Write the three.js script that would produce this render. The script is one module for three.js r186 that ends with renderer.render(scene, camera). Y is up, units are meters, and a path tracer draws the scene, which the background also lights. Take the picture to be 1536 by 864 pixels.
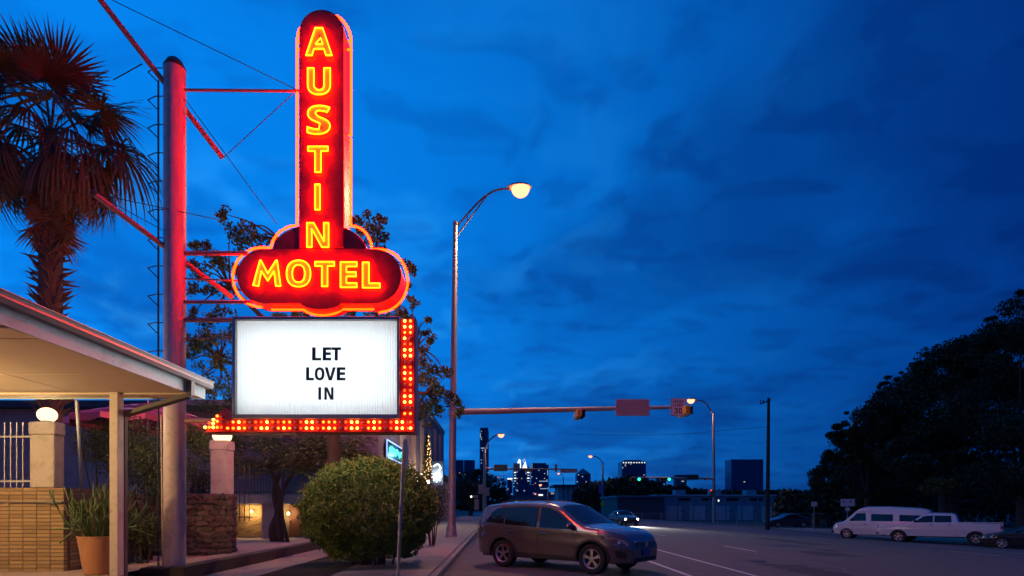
import * as THREE from 'three';
import { mergeGeometries } from 'three/addons/utils/BufferGeometryUtils.js';
import { RoundedBoxGeometry } from 'three/addons/geometries/RoundedBoxGeometry.js';
import { FontLoader } from 'three/addons/loaders/FontLoader.js';
import { TextGeometry } from 'three/addons/geometries/TextGeometry.js';
import { RectAreaLightUniformsLib } from 'three/addons/lights/RectAreaLightUniformsLib.js';
import { createNoise2D, createNoise3D } from 'simplex-noise';

// ---------------------------------------------------------------- camera
RectAreaLightUniformsLib.init();
const scene = new THREE.Scene();
const F = 850, CX = 748, CY = 761, EYE = 1.58;          // focal length and horizon of the photograph, in its pixels; eye height in metres
const camera = new THREE.PerspectiveCamera(2 * Math.atan(432 / F) * 180 / Math.PI, 16 / 9, 0.1, 6000);
camera.position.set(0, EYE, 0);                          // looks down the street, along -z
camera.setViewOffset(1536, 864, 768 - CX, 432 - CY, 1536, 864);   // a rising (shift) lens: verticals stay vertical
const renderer = new THREE.WebGLRenderer();
renderer.toneMapping = THREE.LinearToneMapping;
renderer.toneMappingExposure = 1;
renderer.shadowMap.enabled = true;

// ---------------------------------------------------------------- sky: blue hour, brighter where the sun has set (left), thin cloud
function rngOf(seed) { let s = seed >>> 0; return () => { s = (s + 0x6d2b79f5) | 0; let t = Math.imul(s ^ (s >>> 15), 1 | s); t = (t + Math.imul(t ^ (t >>> 7), 61 | t)) ^ t; return ((t ^ (t >>> 14)) >>> 0) / 4294967296; }; }
const noise3 = createNoise3D(rngOf(11)), noise2 = createNoise2D(rngOf(12));
const fbm3 = (x, y, z, o = 4) => { let s = 0, a = 0.5, f = 1; for (let i = 0; i < o; i++) { s += a * noise3(x * f, y * f, z * f); a *= 0.5; f *= 2.07; } return s; };
const fbm2 = (x, y, o = 4) => { let s = 0, a = 0.5, f = 1; for (let i = 0; i < o; i++) { s += a * noise2(x * f, y * f); a *= 0.5; f *= 2.03; } return s; };
const lerp = (a, b, t) => a + (b - a) * t, clamp = (x, a = 0, b = 1) => Math.min(b, Math.max(a, x)), smooth = (a, b, x) => { const t = clamp((x - a) / (b - a)); return t * t * (3 - 2 * t); };
{
  const W = 2048, H = 1024, data = new Float32Array(W * H * 4);
  for (let j = 0; j < H; j++) {
    const el = ((j + 0.5) / H - 0.5) * Math.PI, y = Math.sin(el), c = Math.cos(el);
    for (let i = 0; i < W; i++) {
      const az = ((i + 0.5) / W - 0.5) * 2 * Math.PI, x = Math.cos(az) * c, z = Math.sin(az) * c;
      const glow = 0.5 + 0.5 * (-x * 0.86 - z * 0.5);            // 1 towards the afterglow
      const g = smooth(0.32, 1.0, glow);
      const e = Math.max(y, 0);
      // clear air, linear values
      let r = lerp(0.0004, 0.0012, g), gr = lerp(0.040, 0.25, g), b = lerp(0.27, 0.93, g);
      const low = Math.exp(-e * 6.5);                             // denser air low down
      r += low * lerp(0.0006, 0.008, g); gr *= lerp(1, lerp(0.66, 0.95, g), low); b *= lerp(1, lerp(0.60, 0.88, g), low);
      // cloud sheets, seen in perspective
      const k = 1 / (e + 0.14), cx = x * k, cz = z * k;
      const n1 = fbm2(cx * 0.8 + 5.3, cz * 0.62 + 2.4, 5), n2 = fbm2(cx * 1.3 - 4.0 + n1 * 0.7, cz * 1.5 + 9.0, 6);
      const n3 = fbm2(cx * 2.6 + 1.0 + n1, cz * 4.2 - 3.0, 5);
      const dark = clamp(smooth(-0.15, 0.5, n1 + 0.08) * 0.8 + smooth(0.0, 0.5, n3) * 0.45), bright = smooth(0.05, 0.6, n2 - 0.25 * n1) * (0.35 + 0.65 * g);
      gr *= 1 - 0.46 * dark; b *= 1 - 0.36 * dark;
      const wisp = bright * lerp(0.3, 0.95, Math.exp(-e * 3.2) * g);
      r += wisp * 0.022 * g; gr += wisp * (0.02 + 0.15 * g); b += wisp * (0.06 + 0.2 * g);
      const o = (j * W + i) * 4;
      data[o] = Math.max(r, 0); data[o + 1] = gr; data[o + 2] = b; data[o + 3] = 1;
    }
  }
  const sky = new THREE.DataTexture(data, W, H, THREE.RGBAFormat, THREE.FloatType);
  sky.mapping = THREE.EquirectangularReflectionMapping; sky.magFilter = THREE.LinearFilter; sky.needsUpdate = true;
  scene.background = sky; scene.environment = sky; scene.backgroundIntensity = 1; scene.environmentIntensity = 1;
}
// the sun is below the horizon: sky, neon, bulbs and sodium lamps light the street

// ---------------------------------------------------------------- helpers
const V = (x, y, z) => new THREE.Vector3(x, y, z);
const P = (px, py, D) => V((px - CX) / F * D, EYE - (py - CY) / F * D, -D);      // a point of the photograph at depth D
const taken = new Map();
function numbered(n) { const k = taken.get(n) || 0; taken.set(n, k + 1); return k ? n + '_' + String(k).padStart(3, '0') : n; }
const GROUPS = { tower: 'towers of the skyline', street_lamp: 'street lamps down the street', signal_mast: 'masts with signal arms', shade_tree: 'shade trees', shrub: 'loose shrubs by the buildings', gate_pillar: 'pillars with globe lamps', sedan: 'sedans', picket_fence: 'iron picket fences', road_sign: 'small road signs' };
function thing(name, label, category, pos = [0, 0, 0], turn = 0, group) {
  const o = new THREE.Group(); o.name = numbered(name); scene.add(o);
  o.position.set(...pos); o.rotation.y = turn; o.userData = { label, category };
  if (group || GROUPS[name]) o.userData.group = group || GROUPS[name];
  return o;
}
function part(name, geo, mat, parent, pos, label) {
  const m = new THREE.Mesh(Array.isArray(geo) ? join(geo) : geo, mat); m.name = name; m.castShadow = m.receiveShadow = true;
  if (pos) m.position.set(pos.x ?? pos[0], pos.y ?? pos[1], pos.z ?? pos[2]);
  if (label) m.userData.label = label;
  (parent || scene).add(m); return m;
}
function struct(name, geo, mat) { const m = part(numbered(name), geo, mat, scene); m.userData.kind = 'structure'; return m; }
function join(list) {
  const ready = list.map((g) => { const h = g.index ? g.toNonIndexed() : g.clone(); for (const k of Object.keys(h.attributes)) if (!['position', 'normal', 'uv', 'color'].includes(k)) h.deleteAttribute(k); if (!h.attributes.uv) h.setAttribute('uv', new THREE.BufferAttribute(new Float32Array(h.attributes.position.count * 2), 2)); return h; });
  const anyC = ready.some((g) => g.attributes.color);
  if (anyC) for (const g of ready) if (!g.attributes.color) g.setAttribute('color', new THREE.BufferAttribute(new Float32Array(g.attributes.position.count * 3).fill(1), 3));
  return mergeGeometries(ready, false);
}
const box = (w, h, d, x = 0, y = 0, z = 0) => new THREE.BoxGeometry(w, h, d).translate(x, y, z);
const rbox = (w, h, d, r = 0.01, x = 0, y = 0, z = 0, s = 2) => new RoundedBoxGeometry(w, h, d, s, r).translate(x, y, z);
const span = (x0, x1, y0, y1, z0, z1) => box(x1 - x0, y1 - y0, z1 - z0, (x0 + x1) / 2, (y0 + y1) / 2, (z0 + z1) / 2);
const UP = V(0, 1, 0);
function rod(a, b, r0, r1 = r0, seg = 10) {
  const d = b.clone().sub(a), L = d.length();
  return new THREE.CylinderGeometry(r1, r0, L, seg).translate(0, L / 2, 0).applyQuaternion(new THREE.Quaternion().setFromUnitVectors(UP, d.normalize())).translate(a.x, a.y, a.z);
}
function beam(a, b, w, h) {           // a rectangular bar from a to b
  const d = b.clone().sub(a), L = d.length();
  return new THREE.BoxGeometry(w, L, h).translate(0, L / 2, 0).applyQuaternion(new THREE.Quaternion().setFromUnitVectors(UP, d.normalize())).translate(a.x, a.y, a.z);
}
const tube = (pts, r, seg = pts.length * 4, rad = 7, closed = false) => new THREE.TubeGeometry(new THREE.CatmullRomCurve3(pts, closed, 'catmullrom', 0.5), seg, r, rad, closed);
function polyTube(pts, r, rad = 7, closed = false) {      // follows straight pieces exactly
  const path = new THREE.CurvePath(); const n = pts.length;
  for (let i = 0; i < (closed ? n : n - 1); i++) path.add(new THREE.LineCurve3(pts[i], pts[(i + 1) % n]));
  const g = []; for (const c of path.curves) { if (c.v1.distanceTo(c.v2) > 1e-5) { g.push(rod(c.v1, c.v2, r, r, rad)); g.push(new THREE.IcosahedronGeometry(r, 1).translate(c.v1.x, c.v1.y, c.v1.z)); } }
  if (!closed) { const e = pts[n - 1]; g.push(new THREE.IcosahedronGeometry(r, 1).translate(e.x, e.y, e.z)); }
  return join(g);
}
const lathe = (pts, seg = 24) => new THREE.LatheGeometry(pts.map((p) => new THREE.Vector2(p[0], p[1])), seg);
const sphere = (r, x = 0, y = 0, z = 0, a = 20, b = 14) => new THREE.SphereGeometry(r, a, b).translate(x, y, z);
function prism(outline, depth, bevel = 0, z = 0) {         // outline in x,y; from z back to z-depth
  const s = outline instanceof THREE.Shape ? outline : new THREE.Shape(outline.map((p) => new THREE.Vector2(p[0], p[1])));
  return new THREE.ExtrudeGeometry(s, { depth: depth - 2 * bevel, bevelEnabled: bevel > 0, bevelSize: bevel, bevelThickness: bevel, bevelSegments: 2, curveSegments: 20, bevelOffset: -bevel }).translate(0, 0, z - depth + bevel);
}
function uvPlan(g, s = 1) { const p = g.attributes.position, uv = new Float32Array(p.count * 2); for (let i = 0; i < p.count; i++) { uv[i * 2] = p.getX(i) * s; uv[i * 2 + 1] = p.getZ(i) * s; } g.setAttribute('uv', new THREE.BufferAttribute(uv, 2)); return g; }
function uvBox(g, s = 1) {          // metres, by the way each face points
  const h = g.index ? g.toNonIndexed() : g; h.computeBoundingBox(); const p = h.attributes.position, n = h.attributes.normal, uv = new Float32Array(p.count * 2);
  for (let i = 0; i < p.count; i++) { const ax = Math.abs(n.getX(i)), ay = Math.abs(n.getY(i)), az = Math.abs(n.getZ(i)); const [u, v] = ay > ax && ay > az ? [p.getX(i), p.getZ(i)] : ax > az ? [p.getZ(i), p.getY(i)] : [p.getX(i), p.getY(i)]; uv[i * 2] = u * s; uv[i * 2 + 1] = v * s; }
  h.setAttribute('uv', new THREE.BufferAttribute(uv, 2)); return h;
}
// textures: grain and patches only. A tile of mottling around 1, and the same field as relief
function tileTexture(seed, size, fn, srgb = false) {
  const d = new Uint8Array(size * size * 4);
  for (let j = 0; j < size; j++) for (let i = 0; i < size; i++) { const v = fn(i / size, j / size); const o = (j * size + i) * 4; const a = Array.isArray(v) ? v : [v, v, v]; d[o] = clamp(a[0]) * 255; d[o + 1] = clamp(a[1]) * 255; d[o + 2] = clamp(a[2]) * 255; d[o + 3] = 255; }
  const t = new THREE.DataTexture(d, size, size); t.wrapS = t.wrapT = THREE.RepeatWrapping; t.magFilter = THREE.LinearFilter; t.minFilter = THREE.LinearMipmapLinearFilter; t.generateMipmaps = true; if (srgb) t.colorSpace = THREE.SRGBColorSpace; t.needsUpdate = true; return t;
}
const loopNoise = (u, v, f, s, o = 4) => { const a = u * 2 * Math.PI, b = v * 2 * Math.PI, R = f / 6.283; return fbm3(Math.cos(a) * R + s, Math.sin(a) * R + Math.cos(b) * R * 1.3, Math.sin(b) * R - s, o); };
const rep = (t, n, m = n) => { const c = t.clone(); c.repeat.set(n, m); c.needsUpdate = true; return c; };
const rough1 = rngOf(5);
const texAsphalt = tileTexture(1, 512, (u, v) => { const n = loopNoise(u, v, 3, 4.2, 4) * 0.35 + loopNoise(u, v, 26, 1.2, 2) * 0.25; return 0.72 + n * 0.5 + (rough1() - 0.5) * 0.28; });
const texMottle = tileTexture(2, 512, (u, v) => 0.84 + loopNoise(u, v, 4, 2.7, 5) * 0.32 + (rough1() - 0.5) * 0.08);
const texStain = tileTexture(3, 512, (u, v) => { const n = loopNoise(u, v, 3, 8.1, 5), m = loopNoise(u, v, 9, 3.1, 4); const s = smooth(0.0, 0.5, n) * 0.16 + smooth(0.2, 0.5, m) * 0.09 + (rough1() - 0.5) * 0.05; return [0.95 - s, 0.94 - s * 1.05, 0.92 - s * 1.15]; });
const texGrain = tileTexture(4, 256, () => 0.35 + rough1() * 0.6);
const texPlaster = tileTexture(6, 512, (u, v) => 0.5 + loopNoise(u, v, 30, 5.5, 3) * 0.6 + loopNoise(u, v, 6, 1.5, 2) * 0.3);
const rgb = (r, g, b) => new THREE.Color().setRGB(r, g, b);
const mats = {};
function mat(name, r, g, b, o = {}) { const M = o.physical ? THREE.MeshPhysicalMaterial : THREE.MeshStandardMaterial; const { physical, ...rest } = o; const m = new M({ color: rgb(r, g, b), roughness: 0.7, metalness: 0, ...rest }); m.name = name; return (mats[name] = m); }
const glow = (name, r, g, b, k = 1, base = [0.02, 0.02, 0.02]) => mat(name, ...base, { emissive: rgb(r, g, b), emissiveIntensity: k, roughness: 0.4 });
const font = await new FontLoader().loadAsync('fonts/droid/droid_sans_bold.typeface.json');
function lamp(parent, color, cd, pos, radius = 5) { const l = new THREE.PointLight(color, cd); l.position.copy(pos); l.shadow.radius = radius; l.castShadow = true; parent.add(l); return l; }
// ================================================================ THE SETTING
const M = {
  asphalt: mat('asphalt', 0.125, 0.112, 0.11, { map: rep(texAsphalt, 1 / 2.7), roughness: 0.82, bumpMap: rep(texGrain, 1 / 0.9), bumpScale: 0.004 }),
  walk: mat('sidewalk concrete', 0.27, 0.235, 0.22, { map: rep(texStain, 1 / 3.1), roughness: 0.88, bumpMap: rep(texGrain, 1 / 1.1), bumpScale: 0.002 }),
  kerb: mat('kerb concrete', 0.27, 0.245, 0.23, { map: rep(texMottle, 1 / 1.9), roughness: 0.85 }),
  paint: mat('road paint', 0.62, 0.61, 0.58, { map: rep(texStain, 1 / 1.3), roughness: 0.7 }),
  earth: mat('earth', 0.085, 0.07, 0.055, { map: rep(texMottle, 1 / 4), roughness: 1 }),
  bark: mat('mulch', 0.06, 0.042, 0.032, { map: rep(texAsphalt, 1 / 0.8), roughness: 1, bumpMap: rep(texGrain, 1 / 0.5), bumpScale: 0.02 }),
  patio: mat('patio concrete', 0.33, 0.26, 0.22, { map: rep(texStain, 1 / 2.3), roughness: 0.85, bumpMap: rep(texGrain, 1 / 1.1), bumpScale: 0.002 }),
  edging: mat('dark painted edging', 0.045, 0.03, 0.028, { map: rep(texMottle, 1 / 1.2), roughness: 0.75 }),
};
const KERB_X = -1.28, FAR_KERB = 30;
const roadY = (x) => (x < 5 ? 0 : -(x - 5) * 0.0305);           // the street falls away to the far side
function strip(xs, yOf, z0, z1, nz = 1, lift = 0) {           // a sheet across the street with the street's own fall
  const pos = [], idx = [], uv = [];
  for (let k = 0; k <= nz; k++) { const z = lerp(z0, z1, k / nz); for (const x of xs) { pos.push(x, yOf(x) + lift, z); uv.push(x, z); } }
  const n = xs.length; for (let k = 0; k < nz; k++) for (let i = 0; i < n - 1; i++) { const a = k * n + i, b = a + 1, c = a + n, d = c + 1; idx.push(a, b, c, b, d, c); }
  const g = new THREE.BufferGeometry(); g.setAttribute('position', new THREE.Float32BufferAttribute(pos, 3)); g.setAttribute('uv', new THREE.Float32BufferAttribute(uv, 2)); g.setIndex(idx); g.computeVertexNormals(); return g;
}
{
  const g = new THREE.CircleGeometry(4500, 64).rotateX(-Math.PI / 2).translate(0, -1.15, -200); struct('ground', uvPlan(g), M.earth);
  const xs = []; for (let x = KERB_X; x < FAR_KERB; x += 1.2) xs.push(x); xs.push(FAR_KERB);
  struct('road', strip(xs, roadY, 8, -620, 40), M.asphalt);
  // near pavement and its kerb
  const walk = struct('sidewalk', uvBox(span(-6.1, KERB_X - 0.16, -0.5, 0.15, -150, 6)), M.walk);
  const kerb = new THREE.Group(); kerb.name = 'kerb'; kerb.userData.kind = 'structure'; scene.add(kerb);
  for (let k = 0; k < 34; k++) {                                // kerb stones, each 3 m long, with open joints
    const z = 5 - k * 3; part('kerb_stone', uvBox(rbox(0.155, 0.45, 2.985, 0.025, KERB_X - 0.08, -0.072, z - 1.5)), M.kerb, kerb);
  }
  part('kerb_run', uvBox(rbox(0.155, 0.45, 50, 0.025, KERB_X - 0.08, -0.072, -122.1)), M.kerb, kerb);
  // sidewalk slabs: real joints, each slab a little above the bed below it
  const slabs = [];
  const r = rngOf(40);
  for (let k = 0; k < 26; k++) { const z = 4.5 - k * 1.55; const g2 = rbox(2.02, 0.05, 1.535, 0.012, -2.47, 0.148 + r() * 0.006, z - 0.78); part('slab', uvBox(g2), M.walk, walk); }
  for (let k = 0; k < 22; k++) { const z = 4.5 - k * 1.55; part('slab', uvBox(rbox(1.12, 0.05, 1.535, 0.012, -5.5, 0.148 + r() * 0.006, z - 0.78)), M.walk, walk); }
  struct('planting_bed', uvBox(span(-4.92, -3.5, 0.1, 0.172, -24, -6)), M.bark);
  // motel lot, a step up behind a dark edging wall
  const lot = strip([-60, -40, -25, -15, -9, -6.98], () => 0, 6, -15, 4); const p = lot.attributes.position; for (let i = 0; i < p.count; i++) p.setY(i, 0.36); struct('motel_lot', lot, M.patio);
  const lot2 = strip([-60, -30, -15, -9, -6.98], () => 0, -15, -31, 6); const q = lot2.attributes.position; for (let i = 0; i < q.count; i++) q.setY(i, lerp(0.36, -0.08, smooth(15, 31, -q.getZ(i)))); lot2.computeVertexNormals(); struct('motel_court', lot2, M.patio);
  struct('lot_edging', uvBox(rbox(0.3, 0.62, 26, 0.02, -6.23, 0.12, -10.95 - 13)), M.edging);
  struct('lot_edging', uvBox(rbox(0.56, 0.6, 0.3, 0.02, -6.66, 0.11, -11.1)), M.edging);
  struct('lot_strip', uvBox(span(-6.98, -6.382, -0.3, 0.415, -37, -11.252)), M.patio);
  // ramp up to the lot where the drive comes in
  struct('driveway', uvPlan(new THREE.PlaneGeometry(2.6, 17.3, 4, 4).rotateX(-Math.PI / 2).rotateZ(-0.075).translate(-6.9, 0.262, -2.2)), M.patio);
  // far pavement
  struct('far_sidewalk', uvBox(span(FAR_KERB + 0.155, FAR_KERB + 3.2, -1.5, roadY(FAR_KERB) + 0.14, -62, 6)), M.walk);
  struct('far_kerb', uvBox(rbox(0.15, 0.4, 66, 0.02, FAR_KERB + 0.075, roadY(FAR_KERB) - 0.06, -29)), M.kerb);
  struct('far_lot', uvBox(span(FAR_KERB + 3.2, 90, -1.6, roadY(FAR_KERB) + 0.1, -62, 6)), M.earth);
  // markings
  const line = (x0, w, z0, z1) => struct('road_marking', strip([x0 - w / 2, x0 + w / 2], roadY, z0, z1, Math.max(1, Math.round((z0 - z1) / 4)), 0.006), M.paint);
  line(4.4, 0.11, -9, -70); line(6.02, 0.11, -9, -72);
  for (let k = 0; k < 9; k++) line(10.1, 0.11, -10 - k * 12.2, -13.2 - k * 12.2);
  for (let k = 0; k < 9; k++) line(21.4, 0.11, -12 - k * 12.2, -15.2 - k * 12.2);
  line(24.6, 0.1, -14, -66);
  struct('road_marking', strip([6.3, 8, 12, 16, 20, 22.5], roadY, -68, -68.6, 1, 0.006), M.paint);
  // repairs and wear: cut patches, tar-filled cracks, covers
  const r9 = rngOf(19), tar = mat('tar filler', 0.018, 0.017, 0.018, { roughness: 0.45 }), patchM = mat('asphalt patch', 0.05, 0.047, 0.048, { roughness: 0.85, map: rep(texAsphalt, 1 / 1.9), bumpMap: rep(texGrain, 1 / 0.7), bumpScale: 0.005 }), castIron = mat('cast iron', 0.05, 0.045, 0.042, { roughness: 0.55, metalness: 0.6 });
  const ribbon = (pts, w, lift) => { const pos = [], idx = [], uv = []; pts.forEach(([x, z], i) => { const [x0, z0] = pts[Math.max(0, i - 1)], [x1, z1] = pts[Math.min(pts.length - 1, i + 1)], l = Math.hypot(x1 - x0, z1 - z0) || 1, nx = -(z1 - z0) / l * w * (0.6 + r9() * 0.8), nz = (x1 - x0) / l * w * (0.6 + r9() * 0.8); for (const s of [-1, 1]) { const X = x + nx * s, Z = z + nz * s; pos.push(X, roadY(X) + lift, Z); uv.push(X, Z); } if (i) { const q = i * 2; idx.push(q - 2, q - 1, q, q, q - 1, q + 1); } }); const g = new THREE.BufferGeometry(); g.setAttribute('position', new THREE.Float32BufferAttribute(pos, 3)); g.setAttribute('uv', new THREE.Float32BufferAttribute(uv, 2)); g.setIndex(idx); g.computeVertexNormals(); return g; };
  for (let k2 = 0; k2 < 16; k2++) { let x = 0.5 + r9() * 24, z = -10 - r9() * 34; const a = r9() < 0.55 ? (r9() - 0.5) * 0.35 : 1.57 + (r9() - 0.5) * 0.3, n = 12 + Math.floor(r9() * 22), pts = []; for (let i = 0; i < n; i++) { pts.push([x, z]); x += Math.sin(a + (r9() - 0.5) * 1.3) * 0.35; z -= Math.cos(a + (r9() - 0.5) * 1.3) * 0.35; } struct('tar_seam', ribbon(pts, 0.022, 0.005), tar); }
  for (const [x, z, w, l] of [[8.2, -13.5, 1.3, 3.2], [3.0, -20, 1.1, 5.5], [12.8, -21, 1.6, 2.4], [16.5, -29, 1.4, 7], [7.6, -33, 1.2, 4]]) { const pts = []; for (let i = 0; i <= 8; i++) pts.push([x + (r9() - 0.5) * 0.03, z - l * i / 8]); struct('asphalt_patch', ribbon(pts, w / 2 * 0.9, 0.0042), patchM); }
  for (const [x, z] of [[7.9, -17.6], [14.2, -24.5], [2.2, -24]]) struct('manhole_cover', lathe([[0, 0.012], [0.29, 0.012], [0.3, 0.008], [0.31, 0.014], [0.36, 0.014], [0.37, 0.003]], 28).translate(x, roadY(x), z), castIron);
}
// ================================================================ MOTEL SIGN
const DF = 11.0, DT = 11.25, DB = 11.5;      // depth of the sign's face, of its outline tubes and of its back
{
  const red = mat('sign red enamel', 0.55, 0.012, 0.010, { map: texMottle, roughness: 0.42 });
  const dkred = mat('sign deep red enamel', 0.30, 0.008, 0.012, { map: texMottle, roughness: 0.42 });
  const steel = mat('sign pole paint', 0.64, 0.51, 0.44, { roughness: 0.5, map: texStain });
  const armPaint = mat('sign arm paint', 0.40, 0.20, 0.15, { roughness: 0.55 });
  const frame = mat('marquee frame metal', 0.34, 0.30, 0.30, { roughness: 0.38, metalness: 0.5 });
  const yellow = mat('letter yellow enamel', 0.82, 0.60, 0.03, { roughness: 0.45 });
  const neon = glow('neon tube letter', 70, 1.9, 0.02, 1);
  const neonB = glow('neon tube border', 110, 0.42, 0.01, 1);
  const wire = mat('wire', 0.03, 0.03, 0.03, { roughness: 0.6 });
  const s = thing('motel_sign', 'tall red neon motel sign on a steel pole with a lit white message board', 'sign', [0, 0, 0]);
  const rel = (px, py, D) => P(px, py, D);
  const face = (pts, D) => pts.map(([x, y]) => { const v = P(x, y, D); return [v.x, v.y]; });
  const arc = (cx, cy, rx, ry, a0, a1, n = 20) => Array.from({ length: n + 1 }, (_, i) => { const a = (a0 + (a1 - a0) * i / n) * Math.PI / 180; return [cx + rx * Math.cos(a), cy + ry * Math.sin(a)]; });
  // cabinet: pylon, shoulder, body
  const pylon = part('pylon_cabinet', prism(face([[448.5, 372], ...arc(482, 47, 33.3, 33, 180, 360, 28), [515.3, 372]], DF), DB - DF, 0.012, -DF), red, s);
  const shoulder = part('shoulder_cabinet', prism(face([[408, 380], ...arc(479, 377, 71, 42, 183, 357, 30), [550, 380]], DF + 0.05), DB - DF - 0.08, 0.012, -DF - 0.05), dkred, s);
  const body = part('body_cabinet', prism(face([...arc(397, 414, 42, 41, 90, 270, 24), ...arc(561, 414, 41, 41, -90, 90, 24), [511, 455], ...arc(480.5, 454, 30.5, 10, 10, 170, 14), [450, 455]], DF + 0.006), DB - DF - 0.02, 0.012, -DF - 0.006), red, s);
  // letters: yellow faces proud of the cabinet, each outlined by its own bent tube
  const own = { I: [[0, 0], [1, 0], [1, 4], [0, 4]], M: [[0, 0.03], [0.2, 0], [0.3, 0.58], [0.53, 0.2], [0.755, 0.58], [0.82, 0], [1, 0], [0.87, 1], [0.83, 1], [0.53, 0.5], [0.29, 1], [0.25, 1]] };      // the sign-writer's own forms
  const outlineOf = (ch, x0, x1, y0, y1, inset = 0) => {
    const shapes = own[ch] ? [new THREE.Shape(own[ch].map((p) => new THREE.Vector2(...p)))] : font.generateShapes(ch, 1); let a = Infinity, b = -Infinity, c = Infinity, d = -Infinity;
    const ex = shapes.map((sh) => sh.extractPoints(10));
    for (const e of ex) for (const q of e.shape) { a = Math.min(a, q.x); b = Math.max(b, q.x); c = Math.min(c, q.y); d = Math.max(d, q.y); }
    const A = P(x0 + inset, y1 - inset, DF), B = P(x1 - inset, y0 + inset, DF), m = (q) => [lerp(A.x, B.x, (q.x - a) / (b - a)), lerp(A.y, B.y, (q.y - c) / (d - c))];
    return ex.map((e) => ({ shape: e.shape.map(m), holes: e.holes.map((h) => h.map(m)) }));
  };
  const dedupe = (pts) => pts.filter((p, i) => { const q = pts[(i + pts.length - 1) % pts.length]; return Math.hypot(p[0] - q[0], p[1] - q[1]) > 0.004; });
  const SP = [['A', 459, 500.5, 44, 87.5], ['U', 461.5, 498, 104, 146], ['S', 461, 497.5, 160, 205], ['T', 462, 494.5, 221, 262], ['I', 472.5, 482.5, 277.5, 318], ['N', 460.5, 495.5, 335, 374],
    ['M', 380, 424, 391, 432], ['O', 430, 468.5, 391, 433], ['T', 472.5, 504, 393, 432.5], ['E', 510.5, 537.5, 393.5, 434], ['L', 543.5, 572, 394, 434.5]];
  for (const [ch, x0, x1, y0, y1] of SP) {
    const os = outlineOf(ch, x0, x1, y0, y1, 1.3);
    for (const back of [0, 1]) for (const o of os) {
      const letter = new THREE.Group(); letter.name = 'letter'; s.add(letter);
      if (back) { letter.rotation.y = Math.PI; letter.position.set(2 * P(480, 0, DF).x, 0, -DF - DB); }     // the sign reads the same from up the street
      const sh = new THREE.Shape(o.shape.map((p) => new THREE.Vector2(...p))); sh.holes = o.holes.map((h) => new THREE.Path(h.map((p) => new THREE.Vector2(...p))));
      part('letter_face', new THREE.ExtrudeGeometry(sh, { depth: 0.028, bevelEnabled: false }).translate(0, 0, -DF + 0.001), yellow, letter);
      for (const ring of [o.shape, ...o.holes]) part('neon_tube', polyTube(dedupe(ring).map((p) => V(p[0], p[1], -DF + 0.055)), 0.0115, 6, true), neon, letter);
    }
  }
  // border tubes round the cabinet's edge
  const bt = (pts, r = 0.022) => part('border_neon_tube', tube(pts.map(([x, y]) => P(x, y, DT)), r, pts.length * 6, 8), neonB, s);
  const bp = (pts, r = 0.022) => part('border_neon_tube', polyTube(pts.map(([x, y]) => P(x, y, DT)), r, 8), neonB, s);
  bp([[449.5, 62], [446, 62], ...arc(486, 62, 40, 43, 180, 207, 6)]);
  bp([[523, 62], [526.5, 62], ...arc(486, 62, 40.5, 43, 0, -62, 12)]);
  bp([[449.5, 74.5], [446, 74.5], [446, 66], [446, 204], [448, 204]]); bp([[446, 208.5], [446, 337]]);
  bp([[522, 74.5], [526.5, 74.5], [526.5, 66], [526.5, 203], [523.5, 203]]); bp([[526.3, 208.5], [525.8, 338]]);
  bt([...arc(448, 377, 42, 39, 265, 190, 8), [405, 371.5], [396, 371.5], ...arc(392, 416, 42.5, 44.5, 268, 88, 18)]);
  bt([[526, 339], ...arc(528, 377, 30, 38, 275, 352, 8), [559.5, 374], [568, 374], ...arc(569, 421, 42.5, 47, -88, 84, 18), [568, 469]]);
  bp([[408, 464.5], [454, 464.5], ...arc(484, 455, 34, 18, 148, 32, 12), [515, 464], [560, 464]]);
  // pole with a cap, arms and bracing
  const px = -6.43, pz = -DT, r = 0.2;
  part('pole', uvBox(new THREE.CylinderGeometry(r, r, 9.93, 32).translate(px, 0.36 + 4.965, pz)), steel, s);
  part('pole_cap', lathe([[0, 0.2], [0.07, 0.19], [0.14, 0.13], [0.18, 0.05], [0.205, 0], [0.205, -0.03], [0, -0.03]]).translate(px, 10.3, pz), wire, s);
  const arm = (y, x1, rr, tilt = 0) => part('arm', rod(V(px + r * 0.9, P(0, y, DT).y, pz), V(P(x1, 0, DT).x, P(0, y + tilt, DT).y, pz), rr, rr, 10), armPaint, s);
  arm(135, 450, 0.028, 1.5); arm(380, 372, 0.045, 0); arm(418, 356, 0.018, 3); arm(453, 400, 0.036, 0); arm(480, 356, 0.045, 0); arm(508, 356, 0.014, -2); arm(631, 340, 0.05, 0);
  const brace = (a, b, rr) => part('brace_tube', rod(a, b, rr, rr, 12), armPaint, s);
  brace(P(146, -6, DT - 0.75), P(334, 237, DT + 0.55), 0.052);
  brace(P(140, 290, DT - 0.75), P(349, 447, DT + 0.55), 0.052);
  part('brace_tip', sphere(0.06, ...P(141, 290, DT - 0.76).toArray(), 10, 8), wire, s);
  const gw = (a, b, rr = 0.008) => part('guy_wire', rod(a, b, rr, rr, 5), wire, s);
  gw(P(168, 0, DT - 0.6), P(446, 135, DT)); gw(P(440, 140, DT), P(336, 236, DT + 0.5)); gw(P(275, 145, DT), P(415, 336, DT + 0.2)); gw(P(170, 120, DT + 0.9), P(213, 96, DT + 0.3), 0.012);
  gw(P(150, 292, DT - 0.7), P(330, 330, DT + 0.2)); gw(P(150, 294, DT - 0.7), P(262, 355, DT));
  // climbing steps up the side of the pole
  const lx = P(238, 0, DT).x;
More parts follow.
